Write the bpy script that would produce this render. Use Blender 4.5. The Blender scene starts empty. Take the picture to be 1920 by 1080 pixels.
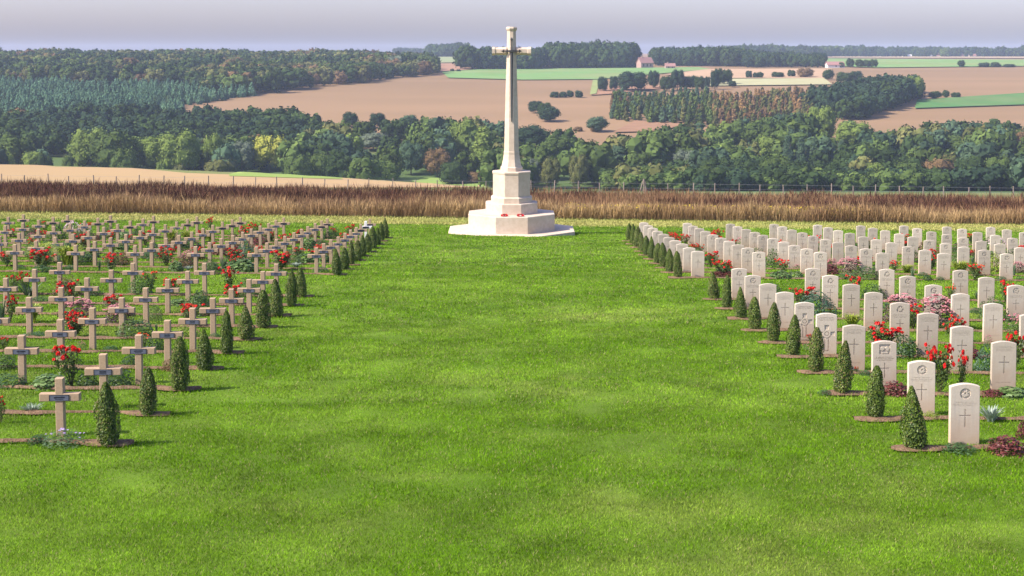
import bpy, math, random
import numpy as np
from mathutils import Vector
from mathutils.geometry import delaunay_2d_cdt

sc = bpy.context.scene
R = math.radians
# ------------------------------------------------------------------ camera, sky, sun, exposure
F = 2650.0; PITCH = R(3.2); YAW = math.atan(9/2650); CX = 960; CY = 246
cam_d = bpy.data.cameras.new("camera"); cam = bpy.data.objects.new("camera", cam_d)
sc.collection.objects.link(cam); sc.camera = cam
cam_d.sensor_width = 36; cam_d.lens = F/1920*36; cam_d.shift_y = -(540-CY)/1920
cam_d.clip_start = 0.5; cam_d.clip_end = 40000
cam.location = (0, 0, 0); cam.rotation_euler = (R(90)-PITCH, 0, -YAW)

SUN_EL = R(44); TRAV = (0.93, 0.367)           # direction the light travels over the ground
w = bpy.data.worlds.new("World"); sc.world = w; w.use_nodes = True
nt = w.node_tree; bg = nt.nodes["Background"]
sky = nt.nodes.new("ShaderNodeTexSky"); sky.sky_type = 'NISHITA'; sky.sun_disc = False
sky.sun_elevation = SUN_EL
sky.sun_rotation = math.atan2(-TRAV[0], -TRAV[1])
sky.air_density = 1.0; sky.dust_density = 2.2; sky.ozone_density = 2.6; sky.altitude = 100
tn = nt.nodes.new("ShaderNodeMix"); tn.data_type = 'RGBA'; tn.blend_type = 'MULTIPLY'; tn.inputs[0].default_value = 1; tn.inputs[7].default_value = (1.06, .955, 1.17, 1)
nt.links.new(sky.outputs[0], tn.inputs[6]); nt.links.new(tn.outputs[2], bg.inputs[0]); bg.inputs[1].default_value = 0.138
sd = bpy.data.lights.new("sun", 'SUN'); sd.energy = 4.8; sd.angle = R(0.5); sd.color = (1, 0.93, 0.80)
sun = bpy.data.objects.new("sun", sd); sc.collection.objects.link(sun)
ce = math.cos(SUN_EL)
sun.rotation_euler = Vector((TRAV[0]*ce, TRAV[1]*ce, -math.sin(SUN_EL))).to_track_quat('-Z', 'Y').to_euler()
sc.view_settings.view_transform = 'Standard'; sc.view_settings.look = 'None'
sc.view_settings.exposure = 0.85; sc.view_settings.gamma = 1; sc.view_settings.use_curve_mapping = False
sc.render.engine = 'CYCLES'
sc.cycles.use_denoising = True
sc.cycles.max_bounces = 6; sc.cycles.diffuse_bounces = 3; sc.cycles.glossy_bounces = 2
sc.cycles.transmission_bounces = 3; sc.cycles.volume_bounces = 1; sc.cycles.transparent_max_bounces = 6

rng = np.random.default_rng(7)
# ------------------------------------------------------------------ pixel <-> world
fw = np.array([math.sin(YAW)*math.cos(PITCH), math.cos(YAW)*math.cos(PITCH), -math.sin(PITCH)])
rt = np.array([math.cos(YAW), -math.sin(YAW), 0.0]); up = np.cross(rt, fw)
def ray(px, py): return fw + rt*(px-CX)/F - up*(py-CY)/F
def proj(x, y, z):
    zc = x*fw[0]+y*fw[1]+z*fw[2]
    return CX+F*(x*rt[0]+y*rt[1]+z*rt[2])/zc, CY-F*(x*up[0]+y*up[1]+z*up[2])/zc, zc

# ------------------------------------------------------------------ terrain
LY = np.linspace(math.log(5), math.log(20000), 1400)
def table(pts, sm):
    xs = np.log([p[0] for p in pts]); zs = [p[1] for p in pts]
    t = np.interp(LY, xs, zs)
    k = np.exp(-0.5*(np.arange(-3*sm, 3*sm+1)/sm)**2); k /= k.sum()
    return np.convolve(np.pad(t, 3*sm, mode='edge'), k, mode='valid')
NEAR = table([(5,-4.4),(12,-4.72),(18,-5.08),(24,-5.45),(36,-6.29),(42,-6.68),(60,-7.96),(78,-9.36),(84,-9.76),(117,-12.05),(230,-19.2),(480,-35),(20000,-35)], 6)
FAR = table([(5,-48),(400,-47),(450,-44),(500,-42.5),(550,-40),(650,-33),(750,-26.5),(900,-18.3),(1000,-14.6),(1300,-9.2),(2000,-6.6),(3000,-5.2),(9000,-5),(20000,-5)], 12)
def sstep(a, b, x):
    t = np.clip((x-a)/(b-a), 0, 1); return t*t*(3-2*t)
def near_plane(x, y):
    c = 0.006+0.0070*sstep(25, 60, y)
    return np.interp(np.log(np.maximum(y, 5.1)), LY, NEAR) - c*np.clip(x, -0.5*np.abs(y)-12, 0.5*np.abs(y)+12)
def terrain(x, y):
    x = np.asarray(x, float); y = np.asarray(y, float)
    u = x/np.maximum(y, 1)
    yb = np.interp(u, [-.36, -.18, -.05, .06, .36], [232, 205, 172, 135, 125])
    a = near_plane(x, y)
    zb = near_plane(u*yb, yb)
    z45 = np.interp(math.log(450), LY, FAR)
    lin = zb+(z45-zb)*(y-yb)/(450-yb)
    f_ = np.interp(np.log(np.maximum(y, 5.1)), LY, FAR)
    f_ = f_ + 1.2*np.sin(x/170.0+1.0)*sstep(600, 900, y)*np.sin(y/260.0)
    return np.where(y < yb, a, np.where(y < 450, lin, f_))
def hit(px, py, y0=10.0, y1=9000.0):
    "first terrain point beyond y0 seen at a pixel of the photograph"
    d = ray(px, py); d = d/d[1]
    ys = np.exp(np.linspace(math.log(y0), math.log(y1), 2500))
    g = d[2]*ys - terrain(d[0]*ys, ys)
    i = np.argmax(g < 0)
    if g[0] < 0 or i == 0: i = 1 if g[0] < 0 else len(ys)-1
    t = g[i-1]/(g[i-1]-g[i]) if g[i-1] != g[i] else 0
    y = ys[i-1]+(ys[i]-ys[i-1])*min(max(t, 0), 1)
    return float(d[0]*y), float(y)

def vnoise(x, y, s, seed=0):
    "smooth value noise 0..1"
    r = np.random.default_rng(seed).random((257, 257))
    X = np.asarray(x)/s+1000.5; Y = np.asarray(y)/s+1000.5
    xi = np.floor(X).astype(int); yi = np.floor(Y).astype(int); fx = X-xi; fy = Y-yi
    fx = fx*fx*(3-2*fx); fy = fy*fy*(3-2*fy)
    a = r[xi % 257, yi % 257]; b = r[(xi+1) % 257, yi % 257]; c = r[xi % 257, (yi+1) % 257]; d = r[(xi+1) % 257, (yi+1) % 257]
    return (a*(1-fx)+b*fx)*(1-fy)+(c*(1-fx)+d*fx)*fy

# ------------------------------------------------------------------ mesh helpers
class MB:
    "collects quads and triangles with a colour per vertex; build() links them as ONE mesh object"
    def __init__(s): s.v = []; s.q = []; s.t = []; s.c = []; s.n = 0; s.qm = []; s.tm = []
    def add(s, V, Q=None, T=None, col=(1,1,1), mi=0):
        V = np.asarray(V, float).reshape(-1, 3)
        col = np.asarray(col, float)
        if col.ndim == 1: col = np.tile(col[:3], (len(V), 1))
        s.v.append(V); s.c.append(col)
        if Q is not None and len(Q): s.q.append(np.asarray(Q, int)+s.n); s.qm.append(np.full(len(Q), mi))
        if T is not None and len(T): s.t.append(np.asarray(T, int)+s.n); s.tm.append(np.full(len(T), mi))
        s.n += len(V); return s
    def diamonds(s, P, U, W, col, mi=0):
        n = len(P); V = np.stack([P-U, P+W, P+U, P-W], 1).reshape(-1, 3)
        Q = np.arange(4*n).reshape(n, 4)
        col = np.asarray(col, float)
        if col.ndim == 2: col = np.repeat(col, 4, 0)
        return s.add(V, Q, col=col, mi=mi)
    def box(s, lo, hi, col=(1,1,1), mi=0):
        x0,y0,z0 = lo; x1,y1,z1 = hi
        V = [(x0,y0,z0),(x1,y0,z0),(x1,y1,z0),(x0,y1,z0),(x0,y0,z1),(x1,y0,z1),(x1,y1,z1),(x0,y1,z1)]
        return s.add(V, [(0,3,2,1),(4,5,6,7),(0,1,5,4),(1,2,6,5),(2,3,7,6),(3,0,4,7)], col=col, mi=mi)
    def tube(s, pts, rad, n=6, col=(1,1,1), mi=0):
        pts = np.asarray(pts, float); m = len(pts); rad = np.broadcast_to(rad, (m,))
        d = np.gradient(pts, axis=0); d /= np.linalg.norm(d, axis=1)[:, None]+1e-9
        a = np.cross(d, [0.31, 0.95, 0.05]); a /= np.linalg.norm(a, axis=1)[:, None]+1e-9
        b = np.cross(d, a); th = np.arange(n)*2*math.pi/n
        V = pts[:, None]+rad[:, None, None]*(a[:, None]*np.cos(th)[None, :, None]+b[:, None]*np.sin(th)[None, :, None])
        Q = [(i*n+j, i*n+(j+1) % n, (i+1)*n+(j+1) % n, (i+1)*n+j) for i in range(m-1) for j in range(n)]
        T = [((m-1)*n, (m-1)*n+j, (m-1)*n+j+1) for j in range(1, n-1)]
        return s.add(V.reshape(-1, 3), Q, T, col=col, mi=mi)
    def loft(s, rings, col=(1,1,1), mi=0, cap=True):
        n = len(rings[0]); m = len(rings)
        V = np.asarray(rings, float).reshape(-1, 3)
        Q = [(i*n+j, i*n+(j+1) % n, (i+1)*n+(j+1) % n, (i+1)*n+j) for i in range(m-1) for j in range(n)]
        T = []
        if cap:
            T = [((m-1)*n, (m-1)*n+j, (m-1)*n+j+1) for j in range(1, n-1)] + [(0, j+1, j) for j in range(1, n-1)]
        return s.add(V, Q, T, col=col, mi=mi)
    def mesh(s, name, mats, smooth=False):
        me = bpy.data.meshes.new(name)
        V = np.concatenate(s.v); C = np.concatenate(s.c)
        q = np.concatenate(s.q) if s.q else np.zeros((0, 4), int); t = np.concatenate(s.t) if s.t else np.zeros((0, 3), int)
        me.vertices.add(len(V)); me.vertices.foreach_set("co", V.astype(np.float32).ravel())
        me.loops.add(q.size+t.size); me.polygons.add(len(q)+len(t))
        me.loops.foreach_set("vertex_index", np.concatenate([q.ravel(), t.ravel()]).astype(np.int32))
        st = np.concatenate([np.arange(len(q))*4, q.size+np.arange(len(t))*3]).astype(np.int32)
        me.polygons.foreach_set("loop_start", st)
        mi = np.concatenate(s.qm+s.tm) if (s.qm or s.tm) else np.zeros(0)
        me.polygons.foreach_set("material_index", mi.astype(np.int32))
        me.polygons.foreach_set("use_smooth", np.full(len(q)+len(t), bool(smooth)))
        me.update(calc_edges=True); me.validate()
        if not smooth: me.shade_flat()
        a = me.color_attributes.new("Col", 'FLOAT_COLOR', 'POINT')
        a.data.foreach_set("color", np.concatenate([C, np.ones((len(C), 1))], 1).astype(np.float32).ravel())
        for m in (mats if isinstance(mats, (list, tuple)) else [mats]): me.materials.append(m)
        return me
    def build(s, name, mats, parent=None, smooth=False, loc=(0,0,0)):
        o = bpy.data.objects.new(name, s.mesh(name, mats, smooth)); sc.collection.objects.link(o)
        o.location = loc
        if parent: o.parent = parent
        return o
def obj(name, me, loc=(0,0,0), parent=None, rz=0, scale=None):
    o = bpy.data.objects.new(name, me); sc.collection.objects.link(o); o.location = loc; o.rotation_euler.z = rz
    if scale: o.scale = scale
    if parent: o.parent = parent
    return o
def copy_tree(o, parent=None):
    c = o.copy(); sc.collection.objects.link(c); c.parent = parent
    for ch in [k for k in KIDS.get(o, [])]: copy_tree(ch, c)
    return c
KIDS = {}
def kid(parent, ch): KIDS.setdefault(parent, []).append(ch); ch.parent = parent; return ch
def tag(o, label=None, cat=None, group=None, kind=None):
    if label: o["label"] = label
    if cat: o["category"] = cat
    if group: o["group"] = group
    if kind: o["kind"] = kind
    return o

# ------------------------------------------------------------------ materials
def mat(name, col=(.5,.5,.5), rough=.85, attr=False, noise=None, bump=None, spec=.3, trans=0.0):
    m = bpy.data.materials.new(name); m.use_nodes = True; n = m.node_tree; L = n.links.new
    b = n.nodes["Principled BSDF"]; b.inputs["Roughness"].default_value = rough
    b.inputs["Specular IOR Level"].default_value = spec
    co = n.nodes.new("ShaderNodeTexCoord")
    if attr:
        a = n.nodes.new("ShaderNodeVertexColor"); a.layer_name = "Col"; src = a.outputs[0]
    else:
        r = n.nodes.new("ShaderNodeRGB"); r.outputs[0].default_value = (*col, 1); src = r.outputs[0]
    for (scale, amt, c2) in (noise or []):
        t = n.nodes.new("ShaderNodeTexNoise"); t.inputs["Scale"].default_value = scale; t.inputs["Detail"].default_value = 6
        L(co.outputs["Object"], t.inputs["Vector"])
        rp = n.nodes.new("ShaderNodeMapRange"); rp.inputs[1].default_value = .38; rp.inputs[2].default_value = .66
        rp.inputs[3].default_value = 0; rp.inputs[4].default_value = amt
        L(t.outputs[0], rp.inputs[0])
        mx = n.nodes.new("ShaderNodeMix"); mx.data_type = 'RGBA'
        L(rp.outputs[0], mx.inputs[0]); L(src, mx.inputs[6]); mx.inputs[7].default_value = (*c2, 1); src = mx.outputs[2]
    L(src, b.inputs["Base Color"])
    if bump:
        t = n.nodes.new("ShaderNodeTexNoise"); t.inputs["Scale"].default_value = bump[0]; t.inputs["Detail"].default_value = 5
        L(co.outputs["Object"], t.inputs["Vector"])
        bp = n.nodes.new("ShaderNodeBump"); bp.inputs["Strength"].default_value = bump[1]; bp.inputs["Distance"].default_value = bump[2]
        L(t.outputs[0], bp.inputs["Height"]); L(bp.outputs[0], b.inputs["Normal"])
    if trans > 0:
        tr = n.nodes.new("ShaderNodeBsdfTranslucent"); L(src, tr.inputs[0])
        ms = n.nodes.new("ShaderNodeMixShader"); ms.inputs[0].default_value = trans
        L(b.outputs[0], ms.inputs[1]); L(tr.outputs[0], ms.inputs[2]); L(ms.outputs[0], n.nodes["Material Output"].inputs[0])
    return m
M = {}
M['ground'] = mat('ground_soil_and_turf', attr=True, rough=.95, spec=.1, noise=[(9, .25, (.10,.16,.03)), (.9, .12, (.2,.2,.07))], bump=(30, .5, .02))
M['blade'] = mat('lawn_grass', attr=True, rough=.9, spec=.05, trans=.25)
M['leaf'] = mat('leaf', attr=True, rough=.5, spec=.35, trans=.22)
M['tree'] = mat('tree_foliage', attr=True, rough=.9, spec=.04, trans=.05)
M['bark'] = mat('bark', (.12,.09,.065), noise=[(6, .5, (.2,.17,.13))], bump=(12, .5, .03))
M['straw'] = mat('dry_grass', attr=True, rough=.8, spec=.15, trans=.25)
M['petal'] = mat('petal', attr=True, rough=.55, spec=.2, trans=.2)
M['soil'] = mat('garden_soil', (.17,.105,.062), rough=.98, spec=.05, noise=[(9, .8, (.07,.042,.028)), (40, .6, (.27,.185,.12))], bump=(40, .8, .03))
M['field'] = mat('field_soil', attr=True, rough=.98, spec=.02, noise=[(.012, .25, (.36,.22,.13)), (.15, .10, (.25,.18,.11))])
M['wood'] = mat('weathered_fence_wood', (.25,.20,.16), noise=[(8, .5, (.2,.17,.14))])
M['wire'] = mat('fence_wire', (.25,.25,.25), rough=.5)
M['cross'] = mat('tan_concrete', (.35,.25,.155), noise=[(5, .4, (.31,.205,.12)), (45, .35, (.50,.36,.235)), (2.0, .3, (.25,.18,.12))], bump=(90, .35, .004))
M['palecross'] = mat('pale_concrete', (.68,.66,.63), noise=[(10, .3, (.5,.46,.42))])
M['plaque'] = mat('slate_plaque', (.085,.095,.13), rough=.5, spec=.5, noise=[(20, .4, (.14,.15,.19))])
M['plaquedark'] = mat('dark_plaque', (.02,.022,.032), rough=.5, spec=.4, noise=[(20, .4, (.04,.04,.06))])
M['letter'] = mat('plaque_lettering', (.012,.013,.02), rough=.6)
M['bronze'] = mat('dark_bronze', (.035,.033,.035), rough=.45, spec=.6, noise=[(4, .4, (.06,.065,.06))])
M['memorial'] = mat('memorial_limestone', (.57,.47,.365), noise=[(1.3, .6, (.46,.35,.25)), (6, .4, (.38,.29,.205)), (50, .15, (.66,.58,.47))], bump=(60, .2, .004))
M['poppy'] = mat('poppy_red', (.55,.02,.02), rough=.6)
M['brick'] = mat('farm_wall', (.33,.22,.19), noise=[(.6, .4, (.5,.33,.26))])
M['roof'] = mat('red_tile_roof', (.28,.15,.13), noise=[(.6, .4, (.3,.15,.12))])
M['slate'] = mat('slate_roof', (.17,.17,.2), noise=[(.6, .4, (.22,.2,.2))])
M['whitewall'] = mat('pale_farm_wall', (.62,.58,.53), noise=[(.5, .3, (.5,.45,.4))])
M['glass'] = mat('dark_window_glass', (.03,.035,.04), rough=.15, spec=.6)

def headstone_mat():
    m = mat('portland_headstone', (.51,.44,.345), rough=.85, spec=.12, noise=[(4, .4, (.48,.395,.30)), (30, .25, (.66,.59,.49)), (90, .2, (.42,.355,.28))], bump=(120, .25, .003))
    n = m.node_tree; L = n.links.new; b = n.nodes["Principled BSDF"]; src = b.inputs["Base Color"].links[0].from_socket
    co = n.nodes.new("ShaderNodeTexCoord"); sp = n.nodes.new("ShaderNodeSeparateXYZ"); L(co.outputs["Object"], sp.inputs[0])
    oi = n.nodes.new("ShaderNodeObjectInfo")
    mp = n.nodes.new("ShaderNodeMapping"); mp.inputs["Scale"].default_value = (26, 26, 2.2); L(co.outputs["Object"], mp.inputs[0])
    st = n.nodes.new("ShaderNodeTexNoise"); st.noise_dimensions = '4D'; st.inputs["Scale"].default_value = 1; st.inputs["Detail"].default_value = 4; L(mp.outputs[0], st.inputs["Vector"]); L(oi.outputs["Random"], st.inputs["W"])
    sr = n.nodes.new("ShaderNodeMapRange"); sr.inputs[1].default_value = .52; sr.inputs[2].default_value = .72; sr.inputs[4].default_value = .45; L(st.outputs[0], sr.inputs[0])
    sx = n.nodes.new("ShaderNodeMix"); sx.data_type = 'RGBA'; L(sr.outputs[0], sx.inputs[0]); L(src, sx.inputs[6]); sx.inputs[7].default_value = (.36,.33,.29,1); src = sx.outputs[2]
    nz = n.nodes.new("ShaderNodeTexNoise"); nz.noise_dimensions = '4D'; nz.inputs["Scale"].default_value = 5; L(co.outputs["Object"], nz.inputs["Vector"])
    mu = n.nodes.new("ShaderNodeMath"); mu.operation = 'MULTIPLY'; mu.inputs[1].default_value = 40; L(oi.outputs["Random"], mu.inputs[0]); L(mu.outputs[0], nz.inputs["W"])
    ad = n.nodes.new("ShaderNodeMath"); ad.operation = 'MULTIPLY_ADD'; ad.inputs[1].default_value = -.55; L(nz.outputs[0], ad.inputs[0]); L(sp.outputs[2], ad.inputs[2])
    rp = n.nodes.new("ShaderNodeMapRange"); rp.inputs[1].default_value = -.26; rp.inputs[2].default_value = .2; rp.inputs[3].default_value = .8; rp.inputs[4].default_value = 0
    L(ad.outputs[0], rp.inputs[0])                     # soil splash stain low on the stone
    mx = n.nodes.new("ShaderNodeMix"); mx.data_type = 'RGBA'; L(rp.outputs[0], mx.inputs[0]); L(src, mx.inputs[6]); mx.inputs[7].default_value = (.46,.33,.225,1)
    hs = n.nodes.new("ShaderNodeHueSaturation"); vr = n.nodes.new("ShaderNodeMapRange"); vr.inputs[3].default_value = .80; vr.inputs[4].default_value = 1.08
    L(oi.outputs["Random"], vr.inputs[0]); L(vr.outputs[0], hs.inputs["Value"]); L(mx.outputs[2], hs.inputs["Color"])
    L(hs.outputs[0], b.inputs["Base Color"]); return m
M['stone'] = headstone_mat()

# ------------------------------------------------------------------ rows of the cemetery
ROWS = [17.95+1.995*k for k in range(10)] + [41.9+1.995*k for k in range(10)]
TXL = [5.14]*3+[5.18,5.2,5.21,5.22,5.24,5.23,5.25]+[5.08+.012*k for k in range(10)]
TXR = [5.26]*3+[5.28,5.3,5.31,5.3,5.32,5.32,5.31]+[5.1+.01*k for k in range(10)]
CROSS_DY = .62; STONE_DY = .36
def cross_x(c, k=5): return -(5.93+.008*k+1.872*c) if k < 10 else -(5.79+.011*(k-10)+(1.815+.005*(k-10))*c)
def stone_x(c, k=5): return 6.015+1.905*c if k < 10 else 5.73+.014*(k-10)+1.862*c
ORD = ['first','second','third','fourth','fifth','sixth','seventh','eighth','ninth','tenth','eleventh','twelfth']
def place_words(side, row):
    return f"{ORD[row % 10]} row of {side} {'front' if row < 10 else 'back'} plot"
def bed_edges(x, k):
    "front and back edge of a soil bed at x: ragged, and swallowed by the turf in places"
    x = np.asarray(x, float); yr = ROWS[k]; off = .14 if x.ravel()[0] < 0 else .03
    tx = TXL[k] if x.ravel()[0] < 0 else TXR[k]
    near = np.exp(-((np.abs(x)-tx)/.36)**4)
    wv = (vnoise(x*1.0, x*0+k*7.3, 1.1, 3)-.22)*.36+(vnoise(x, x*0+k*3.7, .16, 4)-.5)*.13
    wv = np.maximum(wv, 0)*(1-near)+near*(.30+.10*(vnoise(x, x*0+k, .12, 6)-.5))
    mid = yr+off+(vnoise(x, x*0+k*5.1+50, .5, 4)-.5)*.14-.05*near
    wv = wv*np.clip((np.abs(x)-tx+.30+.06*math.sin(k*2.1))/.07, 0, 1)**.5
    return mid-wv*.5, mid+wv*.5
def bed_shape(x, y):
    "1 inside a planted soil bed"
    x = np.asarray(x); y = np.asarray(y); r = np.zeros(x.shape, bool)
    for sg in (-1, 1):
        i0 = np.where((x*sg > 4.5))[0]
        for k, yr in enumerate(ROWS):
            i = i0[np.abs(y[i0]-yr-.1) < .6]
            if len(i):
                lo, hi = bed_edges(x[i], k); j = np.abs(np.random.default_rng(k).normal(0, .035, len(i))); r[i] |= (y[i] > lo+j) & (y[i] < hi-j)
    return r

# ------------------------------------------------------------------ ground sheet
def lawn_col(x, y):
    n1 = vnoise(x, y, 3.2, 1); n2 = vnoise(x+31, y*1.5, 1.1, 2); n3 = vnoise(x, y, 9, 5); n4 = vnoise(x, y*.8, .4, 9)
    t = np.clip((n1*.35+n3*.20+n2*.45-.30)*1.6, 0, 1)[..., None]
    yl = np.clip((vnoise(x*.55, y, 2.0, 8)*.6+vnoise(x, y, .7, 6)*.4-.62)*4.5, 0, 1)[..., None]
    a = np.array([.100,.205,.004]); b = np.array([.205,.335,.026]); c = np.array([.32,.36,.08])
    col = a*(1-t)+b*t; col = col*(1-yl*.30)+c*yl*.30
    n5 = vnoise(x, y, .14, 10)[..., None]; n6 = vnoise(x, y*.7, .9, 11)[..., None]
    return col*(.58+.36*n4[..., None]+.30*n5+.22*n6)
def ground():
    ys = np.concatenate([np.arange(-16, 10, 1.5), np.arange(10, 90, .4), 90*np.exp(np.arange(0, math.log(5000/90), .017)), [5000]])
    us = np.concatenate([np.linspace(-.9, -.42, 14)[:-1], np.linspace(-.42, .42, 190), np.linspace(.42, .9, 14)[1:]])
    Y, U = np.meshgrid(ys, us, indexing='ij'); X = U*(Y+22)
    Z = terrain(X, Y)
    Z = Z - 0.03*vnoise(X, Y, .8, 12)*(Y < 85)
    n = vnoise(X, Y, 4, 21)[..., None]; big = vnoise(X, Y, 160, 22)[..., None]
    lawn = lawn_col(X, Y)*.6
    pale = np.array([.34,.29,.10])*(1-n*.35)+np.array([.10,.16,.03])*n*.35
    rough = np.array([.11,.07,.04])*(.8+.4*n)
    valley = np.array([.06,.10,.03])+0*n
    plough = np.array([.240,.138,.080])*(.82+.18*big+.18*vnoise(X*.2, Y, 18, 23)[..., None])
    c = lawn
    e1 = 73.6+.9*vnoise(X, Y*0, 5, 31); e2 = 79.4+1.2*vnoise(X, Y*0, 4, 32)
    c = np.where((Y > e1)[..., None], pale, c); c = np.where((Y > e2)[..., None], rough, c)
    c = np.where((Y > 118)[..., None], np.array([.16,.17,.06])+0*n, c)
    c = np.where((Y > 300)[..., None], valley, c)
    k = sstep(545, 575, Y)[..., None]; c = c*(1-k)+plough*k
    a, b = Y.shape; I = np.arange(a*b).reshape(a, b)
    Q = np.stack([I[:-1,:-1], I[:-1,1:], I[1:,1:], I[1:,:-1]], -1).reshape(-1, 4)
    o = MB().add(np.stack([X, Y, Z], -1).reshape(-1, 3), Q, col=c.reshape(-1, 3)).build('ground', M['ground'], smooth=True)
    tag(o, 'gently sloping ground of cemetery lawn and valley sides', None, None, 'structure')
ground()

def sheet(name, pix, col, off, y0=120, m='field', label=None, step=None, jit=.08):
    "a field: a polygon seen in the photograph, laid on the terrain as its own sheet"
    P = [hit(px, py, y0) for px, py in pix]
    B = []
    for i, p in enumerate(P):
        q = P[(i+1) % len(P)]
        for k in range(12): B.append((p[0]+(q[0]-p[0])*k/12, p[1]+(q[1]-p[1])*k/12))
    A = np.array(B); x0, y0_ = A.min(0); x1, y1_ = A.max(0)
    pts = [Vector(b) for b in B]
    gx = np.linspace(x0, x1, 34)[1:-1]; gy = np.exp(np.linspace(math.log(y0_), math.log(y1_), 34))[1:-1]
    for a in gx:
        for b in gy: pts.append(Vector((a, b)))
    n = len(B)
    r = delaunay_2d_cdt(pts, [(i, (i+1) % n) for i in range(n)], [list(range(n))], 1, 1e-4)
    V = np.array([(v.x, v.y) for v in r[0]]); T = [f for f in r[2] if len(f) == 3]
    z = terrain(V[:, 0], V[:, 1])+off
    nn = vnoise(V[:, 0], V[:, 1], max(4, (y1_-y0_)/12), 77)[:, None]
    c = np.array(col)*(1-jit+2*jit*nn)
    T = [t if np.cross(V[t[1]]-V[t[0]], V[t[2]]-V[t[0]]) > 0 else t[::-1] for t in map(list, T)]
    o = MB().add(np.column_stack([V, z]), T=T, col=c).build(name, M[m], smooth=True)
    return tag(o, label, None, None, 'structure')
GREEN = (.15,.245,.085)
sheet('field', [(828,136),(905,131),(1310,127),(1335,131),(1240,139),(1120,150),(980,151),(840,147)], (.135,.245,.08), .6, 560, label='bright green field below the hilltop copse')
sheet('field', [(822,120),(905,121),(905,130),(826,135)], (.29,.17,.115), .6, 560, label='reddish ploughed field left of the cross top')
sheet('field', [(760,106),(875,106),(890,117),(815,119)], (.20,.25,.12), .6, 560, label='pale far field left of the cross')
sheet('field', [(1330,131),(1560,130),(1560,148),(1315,148),(1245,141)], (.38,.26,.16), .7, 560, label='tan stubble field behind the hedgerow trees')
sheet('field', [(1290,150),(1545,148),(1560,160),(1290,163)], (.33,.33,.18), .7, 560, label='pale olive pasture right of the hedgerow trees')
sheet('field', [(1720,189),(1925,176),(1925,198),(1715,205)], (.06,.17,.05), .7, 560, label='deep green crop field on the right hillside')
sheet('field', [(1480,110),(1925,113),(1925,125),(1645,128),(1490,122)], (.14,.25,.08), .7, 560, label='green field before the far village')
sheet('field', [(1480,105.5),(1925,107),(1925,110),(1480,109)], (.38,.29,.19), 1.0, 560, label='thin tan field before the far village')
sheet('field', [(1120,163),(1300,161),(1140,178),(1110,180)], (.26,.145,.09), .6, 560, label='ploughed strip above the poplar wood')
sheet('track', [(1112,152),(1126,152),(1118,178),(1106,180)], (.19,.26,.09), .9, 560, label='grassy track between two ploughed fields')
sheet('field', [(1190,228),(1290,232),(1240,248),(1150,250)], (.235,.135,.08), .6, 480, label='small ploughed slope below the poplar wood')
sheet('meadow', [(70,268),(150,270),(150,296),(60,294)], (.24,.30,.09), .5, 470, label='small sunny meadow among the left valley trees')
sheet('stubble_field', [(-70,300),(0,308),(350,325),(640,334),(900,341),(900,352),(-70,352)], (.36,.255,.13), .05, 121, label='tan stubble field rising beyond the fence on the left')
sheet('field', [(430,327.5),(640,330.5),(935,336),(935,343.5),(640,337),(430,331)], (.20,.29,.07), .1, 121, label='narrow green field behind the fence')

# ------------------------------------------------------------------ lawn grass blades
def lawn_blades():
    mb = MB()
    for (y0, y1, dens, wd, h) in [(11.3, 15.5, 5200, .0065, .030), (15.5, 21, 3300, .0085, .032), (21, 31, 1500, .013, .036), (31, 46, 620, .021, .040), (46, 75, 230, .036, .045)]:
        area = .42*(y1**2-y0**2)+3*(y1-y0); n = int(area*dens*.8)
        y = np.sqrt(rng.uniform(y0**2, y1**2, n)); x = rng.uniform(-1, 1, n)*(.40*y+1.2)
        k = ~bed_shape(x, y); x = x[k]; y = y[k]; n = len(x)
        # shaggy tufts: taller at random spots
        edge = bed_shape(x, y+.07) | bed_shape(x, y-.07)
        hh = h*.8*(1+.9*edge)*(.55+.8*rng.random(n))*(.75+.5*vnoise(x, y, .35, 14))
        z = terrain(x, y)-.012
        th = rng.uniform(0, 2*math.pi, n); wv = wd*(.6+.8*rng.random(n))
        W = np.stack([np.cos(th)*wv/2, np.sin(th)*wv/2, 0*th], 1)
        ln = hh*rng.uniform(.2, 1.1, n); la = rng.uniform(0, 2*math.pi, n)
        P = np.stack([x, y, z], 1); Tp = P+np.stack([np.cos(la)*ln, np.sin(la)*ln, hh], 1)
        V = np.stack([P-W, P+W, Tp], 1).reshape(-1, 3)
        c = lawn_col(x, y)*(.45+1.1*rng.random(n))[:, None]
        dry = rng.random(n) < .07; c[dry] = np.array([.30,.27,.12])*(.7+.5*rng.random(dry.sum()))[:, None]
        mb.add(V, T=np.arange(3*n).reshape(n, 3), col=np.repeat(c, 3, 0))
    tag(mb.build('lawn_grass', M['blade']), 'mown green lawn grass over the whole cemetery', 'grass', None, 'stuff')
lawn_blades()
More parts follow.
